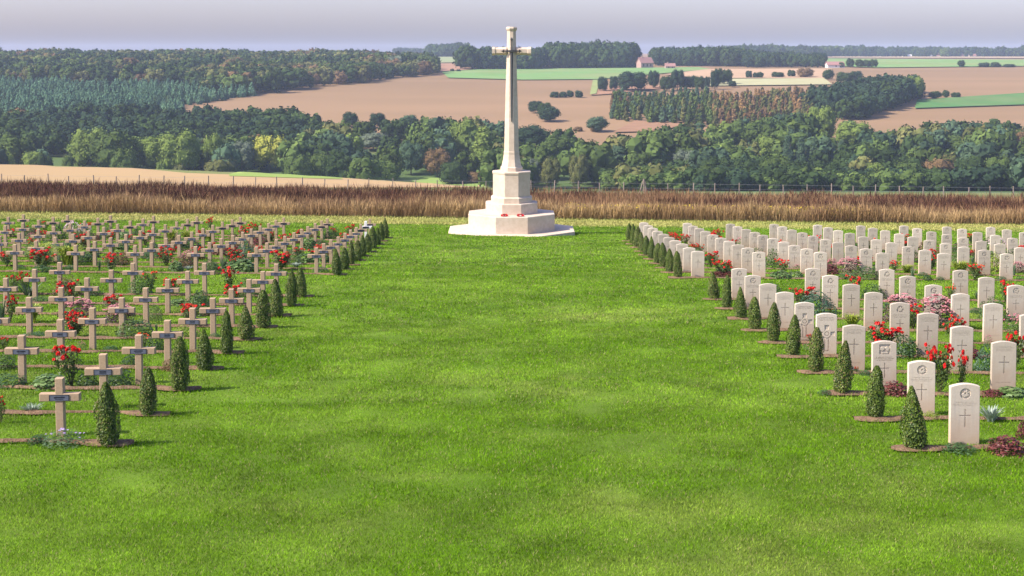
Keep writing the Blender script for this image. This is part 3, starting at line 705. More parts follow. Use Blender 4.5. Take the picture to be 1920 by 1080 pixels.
PL = {
 'rose':  ('red rose bush', 'rose bush', [rose(i, RED1, RED2, 17) for i in (1,2,3,4)], 1.0),
 'rosed': ('dense red rose bush', 'rose bush', [rose(i, RED1, RED2, 26, 2.0) for i in (5,6)], 1.0),
 'roseo': ('orange red rose bush', 'rose bush', [rose(i, (.62,.06,.02), (.80,.14,.05), 10) for i in (7,8)], 1.0),
 'sedum': ('pink flowering stonecrop', 'flower clump', [sedum(i) for i in (11,12,13)], 1.1),
 'phlox': ('white and pink phlox', 'flower clump', [[('foliage', dome(rg(15), 700, .5, .8, .05, (.07,.12,.03), (.16,.22,.05)).mesh('foliage', M['leaf'])),
            ('blossoms', blossoms(rg(16), np.array([[.48*q*math.cos(a), .48*q*math.sin(a), .95-.5*q*q] for q, a in zip(np.sqrt(rg(1).random(75)), rg(2).uniform(0, 6.28, 75))]), .035, (.6,.38,.42), (.8,.72,.70)).mesh('blossoms', M['petal']))]], 1.0),
 'pinkb': ('pink flowered loose bush', 'flower clump', [[('foliage', dome(rg(17), 600, .5, .8, .045, (.06,.10,.03), (.14,.19,.05), lump=.5).mesh('foliage', M['leaf'])),
            ('blossoms', blossoms(rg(18), np.array([[.48*q*math.cos(a), .48*q*math.sin(a), .98-.5*q*q] for q, a in zip(np.sqrt(rg(3).random(45)), rg(4).uniform(0, 6.28, 45))]), .03, (.55,.12,.2), (.7,.3,.35)).mesh('blossoms', M['petal']))]], 1.0),
 'aster': ('green plant with lilac flowers', 'flower clump', [[('foliage', dome(rg(19), 900, .5, .8, .05, (.07,.13,.05), (.13,.20,.08), asp=.3, lump=.5).mesh('foliage', M['leaf'])),
            ('blossoms', blossoms(rg(20), np.array([[.5*q*math.cos(a), .5*q*math.sin(a), 1.0-.4*q*q] for q, a in zip(np.sqrt(rg(5).random(14)), rg(6).uniform(0, 6.28, 14))]), .035, (.40,.28,.55), (.62,.5,.72)).mesh('blossoms', M['petal']))]], 1.0),
 'heu':   ('dark red leafy heuchera', 'leafy plant', [single(dome(rg(i), 800, .5, .9, .07, (.06,.018,.018), (.22,.06,.05), lump=.5, tilt=.9)) for i in (21,22)], 1.2),
 'brown': ('russet leaved bush', 'bush', [single(dome(rg(i), 1000, .5, .9, .05, (.07,.05,.02), (.22,.13,.05), lump=.5)) for i in (23,24)], 1.1),
 'hosta': ('broad leaved green hosta', 'leafy plant', [single(dome(rg(i), 420, .5, .85, .10, (.045,.10,.02), (.17,.25,.08), asp=.6, lump=.3, tilt=.4)) for i in (25,26)], 1.6),
 'bush':  ('rounded green bush', 'bush', [single(dome(rg(i), 1300, .5, .92, .045, (.04,.085,.02), (.11,.17,.04), lump=.45)) for i in (27,28)], 1.1),
 'dark':  ('dark green clump', 'leafy plant', [single(dome(rg(i), 900, .5, .92, .055, (.018,.045,.014), (.06,.11,.03), lump=.4)) for i in (29,30)], 1.3),
 'blueb': ('bluish green bush', 'bush', [single(dome(rg(i), 1100, .5, .92, .06, (.03,.08,.04), (.08,.15,.08), asp=.3, lump=.45)) for i in (31,)], 1.0),
 'fern':  ('feathery green plant', 'leafy plant', [single(dome(rg(i), 1400, .5, .95, .07, (.04,.08,.02), (.13,.18,.05), asp=.14, tilt=1.0)) for i in (33,)], 1.0),
 'iris':  ('upright sword leaved iris', 'leafy plant', [single(straps(i, 26, 1.0, .28, .035, (.05,.11,.05), (.20,.26,.14), .15)) for i in (35,36)], .8),
 'lily':  ('yellow green daylily clump', 'leafy plant', [single(straps(i, 190, 1.0, .55, .016, (.12,.19,.02), (.34,.38,.04), .8)) for i in (37,38)], 1.4),
 'yucca': ('spiky dark leaved plant', 'leafy plant', [single(straps(i, 26, 1.0, .6, .026, (.03,.06,.03), (.09,.13,.06), .1)) for i in (39,)], 1.4),
 'silver':('silvery grey leaved clump', 'leafy plant', [single(straps(i, 90, 1.0, .6, .028, (.17,.23,.17), (.34,.40,.32), .45)) for i in (41,)], 1.6),
 'mound': ('low green mound', 'leafy plant', [single(dome(rg(i), 700, .5, .9, .06, (.03,.08,.02), (.09,.16,.05), lump=.5)) for i in (43,44)], 2.6),
 'ygreen':('yellow green leafy bush', 'bush', [single(dome(rg(i), 900, .5, .92, .055, (.10,.16,.02), (.30,.34,.05), lump=.5)) for i in (45,)], 1.2),
}
PLANTS = """lavend 60 772 14 45|aster 120 833 27 62|dark 72 829 13 34|rose 135 723 70 60|rose 106 688 34 12|hosta 93 725 24 55|dark 164 724 27 32|dark 222 724 30 46|mound 15 723 22 50|rose 2 792 44 20|dark 245 687 20 32|dark 292 657 28 28|brown 322 693 20 32|mound 207 658 10 24|pinkb 153 655 16 16|roseo 272 652 24 26|bush 253 631 30 60|rose 140 629 40 38|mound 65 631 8 38|iris 293 622 17 14|ygreen 342 633 22 36|pinkb 368 631 14 14|mound 405 633 9 20|bush 8 690 26 36|rose 8 655 22 22
rosed 80 505 34 44|iris 187 506 20 16|iris 204 504 15 14|mound 35 504 6 18|mound 133 505 8 18|brown 222 496 24 36|rose 47 553 40 20|rose 27 548 30 24|yucca 55 554 29 46|brown 125 553 33 42|dark 177 553 11 26|yucca 212 552 16 14|bush 263 551 32 36|roseo 283 549 34 26|mound 75 567 11 30|sedum 145 600 40 54|rosed 140 632 38 40|rose 20 604 44 26|iris 4 606 46 26|lily 62 604 32 36|sedum 205 574 22 20|sedum 222 606 36 48|fern 290 601 27 24|rose 430 550 44 36|dark 378 572 26 30|hosta 333 571 11 30|rosed 312 497 30 32|sedum 352 497 26 22|hosta 330 508 19 22|hosta 395 507 15 30|iris 420 508 27 26|hosta 452 508 22 48|rosed 435 491 22 30|blueb 460 489 32 30|silver 353 506 7 16|dark 288 478 20 28|dark 345 463 15 50|lily 320 456 24 36|lily 352 453 20 28|lily 392 451 22 26|rose 393 441 30 16|rose 208 456 20 32|heu 484 459 14 28|sedum 500 451 22 22|rosed 527 506 32 44|rose 510 453 16 20|hosta 578 466 20 28|hosta 575 491 17 34|hosta 603 491 15 30|rose 562 486 20 22|mound 600 509 9 24|silver 555 500 7 20|heu 556 456 15 12|dark 612 448 19 16|dark 627 447 19 16|rose 626 449 20 14|heu 597 461 11 16
rose 84 434 18 20|rose 81 452 18 22|rose 20 444 14 28|dark 110 448 26 22|phlox 136 446 30 30|phlox 158 446 26 26|iris 189 451 18 10|lily 78 493 34 64|lily 130 496 34 66|rose 8 493 20 24|heu 150 462 17 22|pinkb 60 449 12 22|rose 245 458 16 20|mound 180 476 8 18|roseo 322 446 18 20|heu 180 450 10 14|pinkb 28 470 10 18|lily 210 476 16 20|dark 555 476 12 16|brown 470 470 12 20|rose 395 470 14 18|hosta 500 476 12 20|rose 48 436 12 14
rose 1285 459 17 18|rose 1258 447 10 16|roseo 1308 476 16 26|rose 1344 447 15 24|pinkb 1393 463 18 30|heu 1417 471 17 18|rose 1333 501 28 26|rosed 1356 518 28 34|heu 1345 519 11 20|heu 1365 519 10 22|bush 1449 504 34 22|rose 1466 513 24 30|hosta 1463 522 15 32|hosta 1495 521 13 20|iris 1483 520 13 12|pinkb 1496 504 8 16|rose 1495 567 24 28|blueb 1532 587 36 56|rose 1556 588 9 8|sedum 1560 509 24 18|sedum 1592 513 30 36|bush 1624 523 21 44|rose 1676 513 22 22|lily 1700 511 14 30|iris 1710 522 21 20|mound 1730 517 7 16|dark 1739 525 9 15|mound 1763 525 7 15|rose 1752 497 28 16|lily 1800 513 22 40|roseo 1828 517 20 30|ygreen 1862 509 32 32|phlox 1868 472 28 30|sedum 1908 511 20 26|mound 1878 526 8 18|mound 1912 526 8 16|rose 1826 489 20 18|rose 1821 457 18 14|dark 1793 473 17 14|rose 1592 461 12 20
rose 1603 562 40 32|bush 1638 561 26 38|sedum 1688 602 50 56|sedum 1757 614 58 62|roseo 1782 566 30 18|yucca 1833 563 19 16|rosed 1887 569 38 30|rosed 1655 660 48 58|dark 1700 668 38 40|lily 1597 613 23 40|rose 1586 592 12 10|rosed 1788 642 44 34|rosed 1762 739 84 46|rose 1800 737 72 28|heu 1680 739 23 44|pinkb 1853 652 24 14|blueb 1845 698 46 30|rosed 1903 692 62 36|hosta 1897 742 17 46|pinkb 1903 622 32 40|mound 1835 586 9 24|silver 1858 790 27 40|heu 1888 848 30 52|mound 1797 846 14 50|heu 1922 820 30 24|aster 1697 777 15 14|ygreen 1746 784 13 24|mound 1548 739 9 22|mound 1622 702 8 20|rose 1606 700 12 10|heu 1860 742 12 30|ygreen 1690 560 14 16|mound 1416 590 8 18|pinkb 1508 590 12 20|mound 1540 640 10 18|rose 1520 640 12 14|pinkb 1515 655 14 20"""
PL['lavend'] = ('grey green lavender', 'leafy plant', [single(straps(47, 140, 1.0, .5, .018, (.14,.19,.12), (.28,.34,.24), .3))], 2.6)
def plants():
    seen = {}; rr = random.Random(31); items = []
    for line in PLANTS.split('\n'): items += line.split('|')
    used = [hit(float(i.split()[1]), float(i.split()[2]), 12, 75) for i in items]
    for k, yr in list(enumerate(ROWS))*2:                # the smaller plants that fill the other gaps of the rows
        for sg, xs in ((-1, cross_x), (1, stone_x)):
            for c in range(12):
                x = xs(c, k)+sg*rr.uniform(.55, 1.3); y = yr+rr.uniform(-.05, .2); px, py, zc = proj(x, y, float(terrain(x, y)))
                t = rr.choice(['rose','rose','rosed','rose','rosed','mound','hosta','dark','heu','bush','brown','bush','iris','mound','roseo','fern']); p = rr.random()
                if px < 2 or px > 1918 or p > .8 or any(abs(a-x) < .55 and abs(b-y) < .8 for a, b in used): continue
                h = {'mound': .15, 'hosta': .25, 'dark': .25, 'heu': .22}.get(t, .38)*rr.uniform(.95, 1.4); w_ = {'iris': .3}.get(t, .5)*rr.uniform(.8, 1.2)
                items.append(f'{t} {px:.1f} {py:.1f} {h*F/zc:.1f} {w_*F/zc:.1f}'); used.append((x, y))
    for it in items:
        if True:
            t, px, py, hp, wp = it.split(); px, py, hp, wp = map(float, (px, py, hp, wp))
            x, y = hit(px, py, 12, 75); z = float(terrain(x, y))
            ppm = F/proj(x, y, z)[2]; H = hp/ppm*1.12; W = wp/ppm*1.22
            desc, cat, vs, _ = PL[t]; hp = float(hp); parts = vs[rr.randrange(len(vs))]
            root = obj({'rose bush': 'rose_bush', 'bush': 'bush', 'flower clump': 'flower_clump', 'leafy plant': 'leafy_plant'}[cat], parts[0][1], (x, y, z-.01), rz=rr.uniform(0, 6.28), scale=(W, W, H))
            for nm, me in parts[1:]: obj(nm, me, parent=root)
            k = min(range(20), key=lambda i: abs(ROWS[i]+.2-y)); side = 'left' if x < 0 else 'right'; thing = 'cross' if x < 0 else 'headstone'
            xs = cross_x if x < 0 else stone_x
            cc = min(range(13), key=lambda c: abs(xs(c, k)-x)); dx = x-xs(cc, k)
            rel = ('beside' if abs(dx) > .45 else 'by')
            rel = 'right of' if dx > .2 else ('left of' if dx < -.2 else ('before' if y < ROWS[k]+.3 else 'behind'))
            rowk = place_words(side, k)
            label = f"{desc} {rel} {ORD[cc]} {thing} in {rowk}"
            for adj in ('', 'smaller ', 'lower ', 'smallest ', 'least '):
                l2 = adj+label
                if l2 not in seen: break
            seen[l2] = 1
            if adj: print('DUPLABEL', l2, px, py)
            tag(root, l2, cat, 'plants between the graves')
plants()

# ------------------------------------------------------------------ tall dry grass, flowers, fence
def tall_grass():
    def stand(name, n, fx, col1, col2, h0, h1, wd, label, dens=None, lab2='tall grass'):
        x, y = fx(n); n = len(x)
        h = rng.uniform(h0, h1, n)*(.62+.5*vnoise(x, y, 2.2, 61)+.4*vnoise(x, y, .6, 64)-.1)*np.where(rng.random(n) < .05, 1.15, 1); th = rng.uniform(0, 6.28, n); la = rng.uniform(0, 6.28, n)
        lean = h*np.abs(rng.normal(0, .34, n)); D = np.stack([np.cos(la)*lean, np.sin(la)*lean, h], 1)
        P = np.stack([x, y, terrain(x, y)-.02], 1); W = np.stack([np.cos(th), np.sin(th), 0*th], 1)*(wd*rng.uniform(.6, 1.4, n))[:, None]
        V = np.stack([P-W*.35, P+W*.35, P+D*.72+W, P+D, P+D*.72-W], 1)
        k = (np.clip(vnoise(x, y, 3, 62)*.7+rng.random(n)*.5-.1, 0, 1))[:, None]
        c = (np.array(col1)*(1-k)+np.array(col2)*k)*(.45+1.1*rng.random(n)**1.5)[:, None]
        if name == 'tall_grass':                         # paler, blonder grasses along the front and in drifts
            g = np.clip(np.interp(y, [80.5, 82.2, 84.5], [.8, .5, 0])*(.3+vnoise(x, y, 2.4, 81))+(vnoise(x*.5, y, 3, 82) > .68)*.35, 0, 1)[:, None]
            c = c*(1-g)+np.array([.46,.32,.15])*(.6+.7*rng.random(n))[:, None]*g
        cl = np.repeat(c[:, None], 5, 1)
        mb = MB(); I = np.arange(n)[:, None]*5
        mb.add(V.reshape(-1, 3), np.concatenate([I+0, I+1, I+2, I+4], 1), np.concatenate([I+2, I+3, I+4], 1), col=cl.reshape(-1, 3))
        return tag(mb.build(name, M['straw']), label, lab2, None, 'stuff')
    def area(n):
        y = 80.2+(rng.random(n)**1.6)*34.3; x = rng.uniform(-1, 1, n)*(.41*y+3); return x, y
    stand('tall_grass', 170000, area, (.29,.165,.080), (.12,.058,.033), .5, 1.12, .014, 'band of tall straw coloured dry grass across the cemetery edge')
    def dark(n):
        x, y = area(n); u = x/y; m = vnoise(x*.35, y*.5, 3.0, 66)*.6+vnoise(x, y, 1.1, 68)*.4
        lim = np.interp(u, [-.4, -.2, -.02, .02, .12, .4], [.36, .42, .50, .72, .64, .56])
        k = (m > lim) & (y > 81.5+3.5*vnoise(x, y*0, 2, 67)); return x[k], y[k]
    stand('dock_stalks', 125000, dark, (.115,.048,.032), (.035,.014,.011), .75, 1.22, .019, 'dark red brown dead dock stalks standing in the dry grass', lab2='dead stalks')
    def yel(n):
        x = rng.uniform(3.5, 21, n); y = rng.uniform(80.7, 84.5, n); k = vnoise(x, y, 1.2, 70) > .35; return x[k], y[k]
    stand('green_weeds', 9000, yel, (.14,.17,.04), (.26,.22,.06), .35, .75, .03, 'green weeds along the foot of the dry grass right of the memorial', lab2='weeds')
    mb = MB(); n = 1700; x, y = yel(n); h = rng.uniform(.5, .85, len(x)); P = np.stack([x, y, terrain(x, y)+h], 1)
    N, U, W = basis(rng.normal(0, .4, (len(x), 3))+[0, -.4, 1], rng)
    mb.diamonds(P, U*.05, W*.05, np.array([.62,.47,.03])*rng.uniform(.7, 1.1, len(x))[:, None])
    tag(mb.build('yellow_flowers', M['petal']), 'small yellow flowers along the foot of the dry grass', 'wildflowers', None, 'stuff')
tall_grass()
def fence():
    root = bpy.data.objects.new('wire_fence', None); sc.collection.objects.link(root); root.location = (0, 118, float(terrain(0, 118)))
    tag(root, 'long wire fence with thin wooden posts behind the tall dry grass', 'fence')
    rr = random.Random(2); xs = np.arange(-44.3, 47, 1.93)
    post = MB().box((-.035,-.035,-.3),(.035,.035,1.45)).mesh('post', M['wood'])
    tops = []
    for x in xs:
        x = x+rr.uniform(-.12,.12); y = 118+.0*x; z = float(terrain(x, y))
        o = obj('post', post, (x, 0, z-root.location.z+rr.uniform(-.1,.10)), root, rz=rr.uniform(0,1)); o.rotation_euler.x = rr.uniform(-.04,.04); o.rotation_euler.y = rr.uniform(-.05,.05); tops.append((x, 0, z-root.location.z))
    for h in (.55, .95, 1.35):
        MB().tube([(a, b-.06, c+h) for a, b, c in tops], .006, 4).build('wire', M['wire'], root)
    x = (1208-951)/F*117; z = float(terrain(x, 117))
    t = MB()
    for dx in (-.55, .5): t.tube([(dx, 0, -.1), (0, 0, 1.75)], [.045,.04], 6)
    t.tube([(-.3,0,.8),(.28,0,.8)], [.035,.035], 5)
    t.tube([(0,-.35,-.1),(0,0,1.7)], [.04,.035], 5)
    o = t.build('wooden_brace', M['wood'], loc=(x, 117, z)); tag(o, 'wooden tripod brace standing at the fence right of memorial', 'brace')
fence()

# ------------------------------------------------------------------ trees
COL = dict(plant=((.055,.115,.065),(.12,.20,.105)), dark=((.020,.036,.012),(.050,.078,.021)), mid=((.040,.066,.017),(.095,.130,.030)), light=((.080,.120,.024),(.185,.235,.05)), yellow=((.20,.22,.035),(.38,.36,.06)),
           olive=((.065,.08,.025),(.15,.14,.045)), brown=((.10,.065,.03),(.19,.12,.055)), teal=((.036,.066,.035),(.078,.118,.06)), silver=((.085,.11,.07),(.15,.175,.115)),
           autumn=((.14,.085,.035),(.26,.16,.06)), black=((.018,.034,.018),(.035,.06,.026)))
def crown_arrays(r, nl, nq, qs, shape='round', core=True):
    "unit crown: height 1, width about 1; lobes of leaf clumps. returns V,Q,T, shade(random 0..1)"
    L = []
    for i in range(nl):
        a = i*2.4+r.uniform(-.4,.4); t = (i+.5)/nl
        if shape == 'round': z = .24+.56*t; rad = .29*math.sqrt(max(0, 1-((z-.50)/.40)**2)); s = r.uniform(.16,.25)*(1.1-.9*abs(z-.5))
        elif shape == 'tall': z = .12+.76*t; rad = .12*(1.1-t); s = r.uniform(.12,.19)*(1.15-.5*t)
        elif shape == 'cone': z = .1+.8*t; rad = .20*(1-t); s = .22*(1.1-t)+.03
        else: z = .18+.5*t; rad = r.uniform(.1,.34); s = r.uniform(.2,.3)
        L.append((rad*math.cos(a), rad*math.sin(a), z, s))
    L = np.array(L); wt = L[:, 3]**2; wt /= wt.sum()
    idx = r.choice(nl, nq, p=wt); D = r.normal(0, 1, (nq, 3)); D /= np.linalg.norm(D, axis=1)[:, None]
    rr_ = r.uniform(.86, 1.10, nq)*np.where(r.random(nq) < .1, 1.12, 1)
    P = L[idx, :3]+D*(L[idx, 3]*rr_)[:, None]
    keep = np.ones(nq, bool)
    for j in range(nl):
        d = np.linalg.norm(P-L[j, :3], axis=1); keep &= ~((d < L[j, 3]*.80) & (idx != j))
    keep &= P[:, 2] > .03
    P = P[keep]; D = D[keep]; n = len(P)
    N, U, W = basis(D+r.normal(0, .38, (n, 3)), r); s = (qs*r.uniform(.6, 1.3, n))[:, None]
    V = np.stack([P-U*s, P+W*s*.8, P+U*s, P-W*s*.8], 1).reshape(-1, 3); Q = np.arange(4*n).reshape(n, 4)
    lob = r.random(nl)[idx[keep]]
    sh = np.repeat(np.clip(.5*r.random(n)+.5*lob, 0, 1), 4)
    T = np.zeros((0, 3), int)
    if core:
        t = (1+5**.5)/2; ico = np.array([(-1,t,0),(1,t,0),(-1,-t,0),(1,-t,0),(0,-1,t),(0,1,t),(0,-1,-t),(0,1,-t),(t,0,-1),(t,0,1),(-t,0,-1),(-t,0,1)])/math.hypot(1, t)
        ft = [(0,11,5),(0,5,1),(0,1,7),(0,7,10),(0,10,11),(1,5,9),(5,11,4),(11,10,2),(10,7,6),(7,1,8),(3,9,4),(3,4,2),(3,2,6),(3,6,8),(3,8,9),(4,9,5),(2,4,11),(6,2,10),(8,6,7),(9,8,1)]
        TT = []
        for j in range(nl):
            b = len(V); V = np.concatenate([V, L[j, :3]+ico*L[j, 3]*.88]); TT += [(b+p, b+q, b+s_) for p, q, s_ in ft]; sh = np.concatenate([sh, np.full(12, .25)])
        T = np.array(TT)
    return V, Q, T, sh
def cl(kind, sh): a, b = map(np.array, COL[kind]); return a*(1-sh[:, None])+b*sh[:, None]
rt_ = np.random.default_rng(99)
HI = {s: [crown_arrays(rt_, 16 if s != 'tall' else 14, 2600, .026, s) for _ in range(3)] for s in ('round', 'tall', 'low')}
LO = {s: [crown_arrays(rt_, 9, 330, .06, s) for _ in range(6)] for s in ('round', 'tall', 'cone', 'low')}
_cm = {}
def crown_mesh(shape, kind, v):
    if (shape, kind, v) not in _cm:
        V, Q, T, sh = HI[shape][v]; _cm[(shape, kind, v)] = MB().add(V, Q, T, col=cl(kind, sh)).mesh('crown', M['tree'])
    return _cm[(shape, kind, v)]
tb = MB(); tb.tube([(0,0,-.08),(.005,0,.12),(-.008,.004,.3),(0,0,.55)], [.030,.022,.018,.008], 7)
for a in range(5):
    t_ = a*1.3; tb.tube([(0,0,.2+.05*a),(.12*math.cos(t_),.12*math.sin(t_),.36+.06*a),(.22*math.cos(t_),.22*math.sin(t_),.48+.06*a)], [.012,.008,.004], 5)
TRUNK = tb.mesh('trunk', M['bark'])
def tree(px, y, top, wpx, kind, shape, label, name='tree', cat='tree', group='trees in the valley', rr=random.Random(8), base=None):
    d = ray(px, 200); x = d[0]/d[1]*y
    if base is not None: x, y = hit(px, base, 455)
    z = float(terrain(x, y)); zc = proj(x, y, z)[2]; dd = ray(px, top); dd = dd/dd[1]
    H = dd[2]*y - z; W = wpx/F*zc
    if H < 1: print('SHORT', label, H); H = 3
    root = bpy.data.objects.new(name, None); sc.collection.objects.link(root); root.location = (x, y, z); root.rotation_euler.z = rr.uniform(0, 6.28)
    tag(root, label, cat, group)
    obj('trunk', TRUNK, parent=root, scale=(H*.8, H*.8, H))
    wf = {'round': 1.02, 'tall': .52, 'low': 1.05}[shape]
    obj('crown', crown_mesh(shape, kind, rr.randrange(3)), parent=root, scale=(W/wf, W/wf, H*1.0))
    return root
TREES = [ # px, distance, top, width, colour, shape, label
 (168,505,236,82,'light','round','leafy light green tree, leftmost of the sunlit group'),
 (212,490,240,95,'mid','round','broad green tree second in the sunlit left group'),
 (255,500,250,80,'light','round','bright green tree in the middle of the sunlit left group'),
 (300,495,246,75,'light','round','yellowish topped tree in the sunlit left group'),
 (338,490,240,82,'light','round','rightmost tall tree of the sunlit left group'),
 (232,470,268,60,'mid','low','lower green tree at the front of the sunlit group'),
 (398,500,247,44,'light','round','slender bright green tree standing alone left of the willow'),
 (452,495,262,54,'silver','round','silvery grey willow between two bright green trees'),
 (505,500,248,74,'yellow','round','yellow topped tree right of the grey willow'),
 (28,500,247,80,'mid','round','mid green tree at far left edge behind the stubble'),
 (60,480,276,56,'light','low','low yellow green thicket tree at the far left'),
 (10,478,280,40,'light','low','small bright bush tree at the left picture edge'),
 (82,478,282,34,'dark','low','small dark tree left of the meadow'),
 (20,560,218,90,'dark','round','dark tree towering at far left above the thicket'),
 (125,475,284,30,'mid','low','small green tree right of the little meadow'),
 (300,468,299,22,'light','round','tiny light green cone tree on the stubble edge'),
 (331,466,305,30,'olive','low','rounded olive bush on the stubble edge'),
 (410,468,293,62,'olive','low','spreading olive bush below the grey willow'),
 (240,466,304,36,'mid','low','low green bush at the foot of the sunlit group'),
 (560,470,282,58,'mid','low','green bushy tree right of the yellow topped tree'),
 (640,462,284,70,'dark','round','dark round tree below the brown field, left centre'),
 (600,475,280,52,'mid','low','mid green tree left of the dark round tree'),
 (720,470,292,60,'mid','low','bushy tree third left of the memorial base'),
 (770,490,262,58,'teal','round','blue green tree left of the memorial'),
 (820,485,275,52,'brown','round','brown tinged tree left of the memorial'),
 (848,468,297,60,'dark','low','low dark tree just left of the memorial plinth'),
 (908,505,232,56,'light','tall','tall light green poplar just left of the cross shaft'),
 (870,540,219,70,'light','round','broad light green tree behind the tall poplar'),
 (700,560,246,64,'silver','round','greyish green tree on the field edge, left centre'),
 (765,575,214,42,'teal','round','flat topped tree standing above the wood at field edge'),
 (657,590,208,32,'black','round','left of two small dark trees on the brown field edge'),
 (708,590,209,34,'black','round','right of two small dark trees on the brown field edge'),
 (890,470,318,44,'brown','low','low russet bush left of the plinth'),
 (1000,560,232,70,'black','round','dark tree immediately right of the cross shaft'),
 (1045,520,250,66,'mid','round','green round tree right of the cross shaft'),
 (1033,455,291,40,'olive','round','small round orchard tree, left of the pair right of plinth'),
 (1086,455,284,42,'olive','round','small round orchard tree, right of the pair right of plinth'),
 (1000,462,294,32,'silver','round','grey leafless looking tree beside the plinth'),
 (1118,570,217,46,'teal','round','solitary tree standing on the ploughed slope'),
 (1084,580,236,20,'brown','low','small reddish bush on the slope left of solitary tree'),
 (1160,480,270,62,'teal','tall','tall dark teal tree in the centre right valley'),
 (1235,470,296,44,'dark','tall','narrow dark tree right of centre in the valley'),
 (1285,480,276,56,'silver','round','greyish willow in the right centre valley'),
 (1250,500,262,48,'mid','tall','narrow green tree behind the dark tree right of centre'),
 (1200,475,280,50,'mid','round','round green tree right of the tall teal tree'),
 (1118,452,308,26,'brown','round','little brownish tree by the fence right of memorial'),
 (1345,445,288,72,'dark','round','first dark oak from the left in the row behind the fence'),
 (1400,440,292,66,'dark','round','second dark oak from the left in the row behind the fence'),
 (1455,440,288,62,'mid','round','third oak, greener, in the row behind the fence'),
 (1500,440,296,60,'dark','round','fourth dark oak in the row behind the fence'),
 (1555,440,300,64,'dark','round','fifth dark oak in the row behind the fence'),
 (1608,432,318,30,'light','round','small light green tree beside the yellowing one'),
 (1640,440,300,46,'light','round','yellowing tree right of the row of dark oaks'),
 (1700,450,295,66,'mid','low','bushy green tree right of the yellowing tree'),
 (1760,455,290,66,'brown','low','brownish broad tree in the right foreground wood'),
 (1820,455,284,70,'dark','low','dark broad tree in the right foreground wood'),
 (1880,450,280,66,'mid','low','green broad tree at the right edge of the wood'),
 (1400,560,222,80,'mid','round','large rounded tree in front of the autumn coloured wood'),
 (1450,530,248,66,'light','round','light green round tree below the autumn coloured wood'),
 (1600,560,222,74,'light','round','tall light green tree below the dark copse'),
 (1540,580,192,62,'light','round','yellow green round tree left of the dark copse'),
 (1905,520,240,60,'brown','low','russet crowned tree at the right picture edge'),
 (1685,540,256,56,'teal','round','blue green tree right of the tall light green tree'),
 (1790,540,248,70,'mid','low','wide green tree on the right valley side'),
]
TBASE = {657: 238, 708: 240, 765: 244, 1118: 247, 1084: 246}
for t in TREES: tree(*t, base=TBASE.get(t[0]))
for px in (1478, 1503, 1528, 1553, 1578):
    k = (1478, 1503, 1528, 1553, 1578).index(px)
    tree(px, 500, 250+k*2, 26, 'teal', 'tall', f'{ORD[k]} from the left of five slim blue green poplars', group='five poplars in the right valley')
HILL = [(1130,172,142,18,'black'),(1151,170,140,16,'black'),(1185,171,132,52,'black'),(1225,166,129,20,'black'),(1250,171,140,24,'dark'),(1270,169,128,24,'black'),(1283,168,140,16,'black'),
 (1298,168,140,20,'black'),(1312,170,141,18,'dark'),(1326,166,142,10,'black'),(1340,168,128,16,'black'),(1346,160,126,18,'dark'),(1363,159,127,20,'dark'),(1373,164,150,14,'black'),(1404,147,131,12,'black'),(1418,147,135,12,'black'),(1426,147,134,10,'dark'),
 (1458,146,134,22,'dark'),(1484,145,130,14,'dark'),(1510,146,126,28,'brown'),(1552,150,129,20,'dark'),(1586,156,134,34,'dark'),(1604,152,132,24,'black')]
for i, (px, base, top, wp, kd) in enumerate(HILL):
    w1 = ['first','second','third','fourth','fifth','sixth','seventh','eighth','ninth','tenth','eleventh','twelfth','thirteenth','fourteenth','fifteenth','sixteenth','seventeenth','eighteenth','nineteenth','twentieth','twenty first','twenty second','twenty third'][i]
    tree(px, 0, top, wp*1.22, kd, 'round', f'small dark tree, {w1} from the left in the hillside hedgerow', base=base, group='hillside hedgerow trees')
HILL2 = [(1004,212,187,30,'black','round','dark round tree on the field, left of the field corner trees'),(1030,228,198,42,'black','round','largest dark tree at the ploughed field corner'),(1021,216,191,28,'dark','round','small tree between the field corner trees'),
 (1040,183,170,18,'black','low','first bush of the hedge above the square field'),(1056,183,170,16,'black','low','second bush of the hedge above the square field'),(1070,182,168,14,'black','low','third bush of the hedge above the square field'),(1086,183,168,16,'black','low','fourth bush of the hedge above the square field'),
 (1752,186,170,26,'dark','round','left of three small trees at the green crop edge'),(1774,184,168,14,'dark','round','middle of three small trees at the green crop edge'),(1792,184,172,18,'dark','round','right of three small trees at the green crop edge'),
 (1802,126,112,14,'black','round','solitary far tree in the green field, left of a hedge'),(1845,126,116,22,'black','low','left part of a far hedge in the green field'),(1866,126,115,20,'black','low','middle clump of a far hedge in the green field'),(1892,126,119,26,'black','low','right clump of a far hedge in the green field'),
 (1594,127,108,16,'dark','round','first tree right of the distant barn'),(1612,127,110,18,'dark','round','second tree right of the distant barn'),(1626,127,111,16,'dark','round','third tree right of the distant barn'),(1638,127,110,16,'dark','round','fourth tree right of the distant barn'),(1577,127,115,12,'dark','low','bush directly beside the distant barn'),
 (848,135,128,8,'black','low','left tiny bush on the reddish field'),(860,135,129,8,'black','low','right tiny bush on the reddish field'),(1712,188,138,40,'light','round','pale green tree at the right end of the dark copse')]
for (px, base, top, wp, kd, shp, lab) in HILL2: tree(px, 0, top, wp*1.1, kd, shp, lab, base=base, group='lone trees on the far hillside')

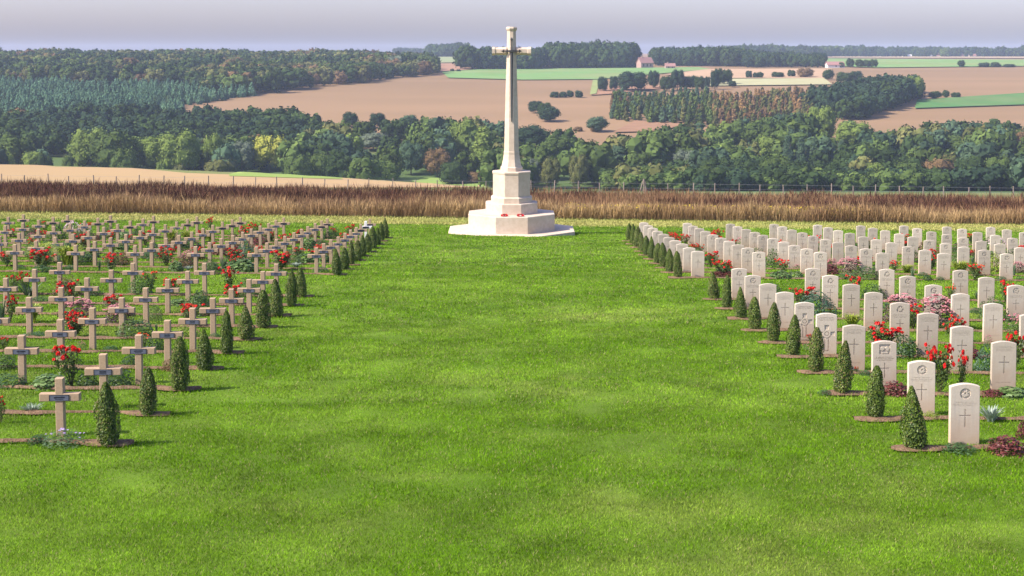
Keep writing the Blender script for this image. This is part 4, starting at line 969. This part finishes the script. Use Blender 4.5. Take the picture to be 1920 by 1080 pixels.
def in_poly(x, y, P):
    c = np.zeros(len(x), bool); j = len(P)-1
    for i in range(len(P)):
        xi, yi = P[i]; xj, yj = P[j]
        with np.errstate(divide='ignore', invalid='ignore'):
            c ^= ((yi > y) != (yj > y)) & (x < (xj-xi)*(y-yi)/((yj-yi) if yj != yi else 1e-9)+xi)
        j = i
    return c
def wood(name, label, poly, sp, h, wd, kinds, shape, seed, cap=None, y0=455, y1=3000, edge=None, cat='woodland'):
    "a wood that reads as one mass: trees wherever their foot falls in the outline"
    r = np.random.default_rng(seed)
    xs = np.arange(-.46*y1, .46*y1, sp); P_ = []
    ys = np.arange(y0, y1, sp)
    X, Y = np.meshgrid(xs, ys); X = X+r.uniform(-.45, .45, X.shape)*sp; Y = Y+r.uniform(-.45, .45, X.shape)*sp
    X = X.ravel(); Y = Y.ravel(); k = np.abs(X) < .41*Y; X = X[k]; Y = Y[k]; Z = terrain(X, Y)
    px, py, zc = proj(X, Y, Z); k = in_poly(px, py, poly)
    H = h[0]+(h[1]-h[0])*r.random(len(X)); H *= .8+.4*vnoise(X, Y, sp*4, seed)
    if cap is not None:
        tp = proj(X, Y, Z+H*.95)[1]; k &= tp > np.interp(px, [c[0] for c in cap], [c[1] for c in cap])
    if name == 'valley_wood':                           # clearings in front of the single trees at the wood's edge
        k &= (px > 1265+12*np.sin(Y)) | (Y > 440); H = np.where(Y < 440, H*.72, H); tpy = proj(X, Y, Z+H)[1]
        for t in TREES+[(p_, 500, 250, 26) for p_ in (1478,1503,1528,1553,1578)]:
            tx_ = ray(t[0], 200); tx_ = tx_[0]/tx_[1]*t[1]; tw = t[3]/F*t[1]
            bp = proj(tx_, t[1], float(terrain(tx_, t[1])))[1]
            k &= ~((np.abs(px-t[0]) < t[3]*.5) & (Y < t[1]-3) & (tpy < t[2]+.55*(bp-t[2])))
            k &= (X-tx_)**2+(Y-t[1])**2 > (tw*.42)**2
    X, Y, Z, H = X[k], Y[k], Z[k], H[k]
    mb = MB(); names = [a for a, b in kinds]; pr = np.array([b for a, b in kinds], float); pr /= pr.sum()
    cum = np.cumsum(pr)
    q = np.clip(vnoise(X, Y, sp*3, seed+1)*.65+r.random(len(X))*.5-.07, 0, .999)
    for i in range(len(X)):
        V, Q, T, sh = LO[shape][r.integers(6)]
        kd = names[int(np.searchsorted(cum, q[i]))] if q[i] < 1 else names[-1]
        W = wd*H[i]*r.uniform(.85, 1.15); a = r.uniform(0, 6.28); ca, sa = math.cos(a), math.sin(a)
        V2 = np.stack([(V[:, 0]*ca-V[:, 1]*sa)*W+X[i], (V[:, 0]*sa+V[:, 1]*ca)*W+Y[i], V[:, 2]*H[i]+Z[i]-.05*H[i]], 1)
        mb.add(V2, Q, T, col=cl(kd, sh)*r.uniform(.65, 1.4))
    print('WOOD', name, len(X))
    return tag(mb.build(name, M['tree']), label, cat, None, 'stuff')
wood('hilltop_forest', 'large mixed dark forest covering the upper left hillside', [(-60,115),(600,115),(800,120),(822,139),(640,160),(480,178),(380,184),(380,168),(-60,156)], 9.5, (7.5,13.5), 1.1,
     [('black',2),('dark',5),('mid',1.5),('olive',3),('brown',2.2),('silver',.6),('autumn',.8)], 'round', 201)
wood('plantation', 'pale blue green plantation of slim trees on the left hillside', [(-60,160),(380,172),(475,180),(345,200),(345,222),(-60,226)], 4.6, (7,8.6), .72, [('plant',6),('teal',1)], 'cone', 202)
wood('hillside_wood', 'dark wood below the plantation on the left', [(-60,236),(330,234),(480,242),(600,262),(655,278),(640,300),(-60,300)], 8.5, (9,12.5), 1.1, [('black',5),('dark',4),('brown',1),('mid',.6)], 'round', 203)
wood('valley_wood', 'dense mixed wood filling the valley floor', [(-60,236),(640,230),(950,230),(1290,226),(1530,214),(1980,218),(1980,420),(-60,420)], 8.0, (11,16), .95,
     [('black',2),('dark',4),('teal',2),('mid',4),('olive',1.6),('brown',.5),('light',1.0),('silver',.6)], 'round', 204,
     cap=[(-60,252),(75,258),(85,296),(140,296),(150,250),(560,244),(600,232),(650,212),(740,220),(880,208),(950,218),(1040,226),(1090,244),(1180,240),(1240,230),(1290,224),(1400,214),(1500,204),(1600,222),(1650,236),(1740,222),(1860,218),(1980,214)], y0=378, y1=720)
wood('undergrowth', 'dark bushes and low growth at the foot of the valley wood on the right', [(1150,300),(1985,300),(1985,420),(1150,420)], 4.6, (5,9), 1.15,
     [('black',3),('dark',4),('mid',2.5),('olive',1.5)], 'low', 208, y0=395, y1=475)
wood('dark_copse', 'dark rounded copse on the right hillside', [(1545,192),(1640,176),(1712,172),(1722,189),(1640,216),(1600,226),(1540,222),(1500,200)], 7.0, (11,14), .95, [('black',5),('dark',2),('brown',.4)], 'round', 205)
wood('poplar_wood', 'green poplar wood on the middle right hillside', [(1142,192),(1330,188),(1340,240),(1220,232),(1145,225)], 5.4, (6.5,8.5), .80, [('teal',3),('mid',3),('olive',1.5),('brown',.8)], 'tall', 206)
wood('autumn_wood', 'orange brown tinted wood right of the green poplars', [(1330,190),(1525,184),(1530,224),(1420,240),(1340,240)], 5.4, (6,8.2), .82, [('autumn',5),('olive',3),('brown',3)], 'tall', 207)
for i, (pl, h, lab) in enumerate([([(868,123),(1018,123),(1018,131),(868,131)], (14,19), 'dark hilltop copse directly behind the cross head'),
    ([(1030,119),(1185,119),(1188,128),(1028,128)], (16,22), 'tall dark hilltop copse right of the cross'),
    ([(1225,118),(1390,119),(1390,125),(1225,124)], (13,17), 'long dark copse right of the red roofed farmhouse'),
    ([(1398,119),(1490,119),(1490,127),(1398,127)], (11,14), 'dark copse left of the distant barn'),
    ([(1492,118),(1546,118),(1546,127),(1492,127)], (8,11), 'low trees just left of the distant barn')]):
    wood('copse', lab, pl, 8.0, h, .8, [('black',4),('dark',4),('mid',.8)], 'round', 210+i, y0=900, y1=1600, cat='copse')
wood('far_treeline', 'hazy line of trees on the horizon at the right', [(1360,104.6),(1980,104.6),(1980,107.4),(1360,107.4)], 15, (11,19), .9, [('black',2),('dark',2),('mid',1)], 'round', 220, y0=1700, y1=2700)
wood('far_copse', 'hazy blue copse on the horizon left of the cross', [(806,105.2),(875,105.2),(875,107.2),(806,107.2)], 13, (15,20), .9, [('black',2),('dark',2)], 'round', 221, y0=1700, y1=2700)
wood('horizon_trees', 'faint blue trees low on the horizon left of the cross', [(740,103.0),(812,103.0),(812,103.8),(740,103.8)], 16, (12,15), .9, [('dark',2)], 'round', 222, y0=2300, y1=3700)

# ------------------------------------------------------------------ far farm buildings
def house(px, base, wpx, hpx, wallm, roofm, label, rz=.25, depth=.6, windows=2, name='farmhouse', y=None):
    x, yy = hit(px, base, 500); z = float(terrain(x, yy)); zc = proj(x, yy, z)[2]; s = zc/F
    W, H = wpx*s, hpx*s; D = W*depth; wh = H*.5
    root = bpy.data.objects.new(name, None); sc.collection.objects.link(root); root.location = (x, yy, z); root.rotation_euler.z = rz
    tag(root, label, 'house' if name == 'farmhouse' else 'barn')
    m = MB(); m.box((-W/2,-D/2,-1),(W/2,D/2,wh))
    for sx in (-W/2, W/2): m.add([(sx,-D/2,wh),(sx,D/2,wh),(sx,0,H-.15)], T=[(0,1,2)])
    m.build('wall', M[wallm], root)
    o_ = .5; rf = MB()
    for sy in (-1, 1): 
        a = [(-W/2-o_, sy*(D/2+o_), wh-.3), (W/2+o_, sy*(D/2+o_), wh-.3), (W/2+o_, 0, H), (-W/2-o_, 0, H)]
        rf.add(a+[(p[0],p[1],p[2]+.25) for p in a], [(0,1,2,3),(4,7,6,5),(0,4,5,1),(1,5,6,2),(3,2,6,7),(0,3,7,4)])
    r_ = rf.build('roof', M[roofm], root)
    if name == 'farmhouse': MB().box((-W*.3,-.5,H-1.2),(-W*.3+.9,.5,H+1.1)).build('chimney', M['brick'], r_)
    for i in range(windows):
        xx = -W/2+W*(i+.7)/(windows+.4)
        MB().box((xx-.5,-D/2-.06,wh*.35),(xx+.5,-D/2+.02,wh*.8)).build('window', M['glass'], root)
    return root
house(1209, 128, 27, 20, 'brick', 'roof', 'farmhouse with pinkish red roof between the hilltop copses', .5, windows=3)
house(1256, 129, 18, 10, 'brick', 'roof', 'low red roofed farmhouse right of the taller one', .1, windows=2)
house(1565, 127, 32, 11, 'whitewall', 'roof', 'distant barn with pale front and pinkish roof', .1, .5, 1, 'barn')
for i, (px, wp, hp, wm, rm, lab) in enumerate([(1656,12,6,'whitewall','slate','leftmost pale house of the far village'),(1700,16,5,'whitewall','whitewall','long pale low house second in the far village'),(1742,10,5,'whitewall','slate','small pale house in the middle of the far village'),
     (1764,16,6,'whitewall','roof','pale house with reddish roof in the far village'),(1808,14,6,'brick','roof','red roofed house right of centre in the far village'),(1822,14,6,'whitewall','roof','rightmost reddish house of the far village')]):
    house(px, 107.2, wp, hp, wm, rm, lab, .15*(i % 3-1), .6, 1)

# ------------------------------------------------------------------ haze
hz = bpy.data.materials.new('haze'); hz.use_nodes = True; n = hz.node_tree; n.nodes.remove(n.nodes["Principled BSDF"])
pv = n.nodes.new("ShaderNodeVolumePrincipled"); pv.inputs["Color"].default_value = (.60,.72,.97,1); pv.inputs["Density"].default_value = .00013; pv.inputs["Anisotropy"].default_value = 0
n.links.new(pv.outputs[0], n.nodes["Material Output"].inputs["Volume"])
o = MB().box((-4700,-60,-62),(4700,5150,26)).build('haze', hz); tag(o, 'thin bluish summer haze over the valley', 'haze', None, 'stuff')
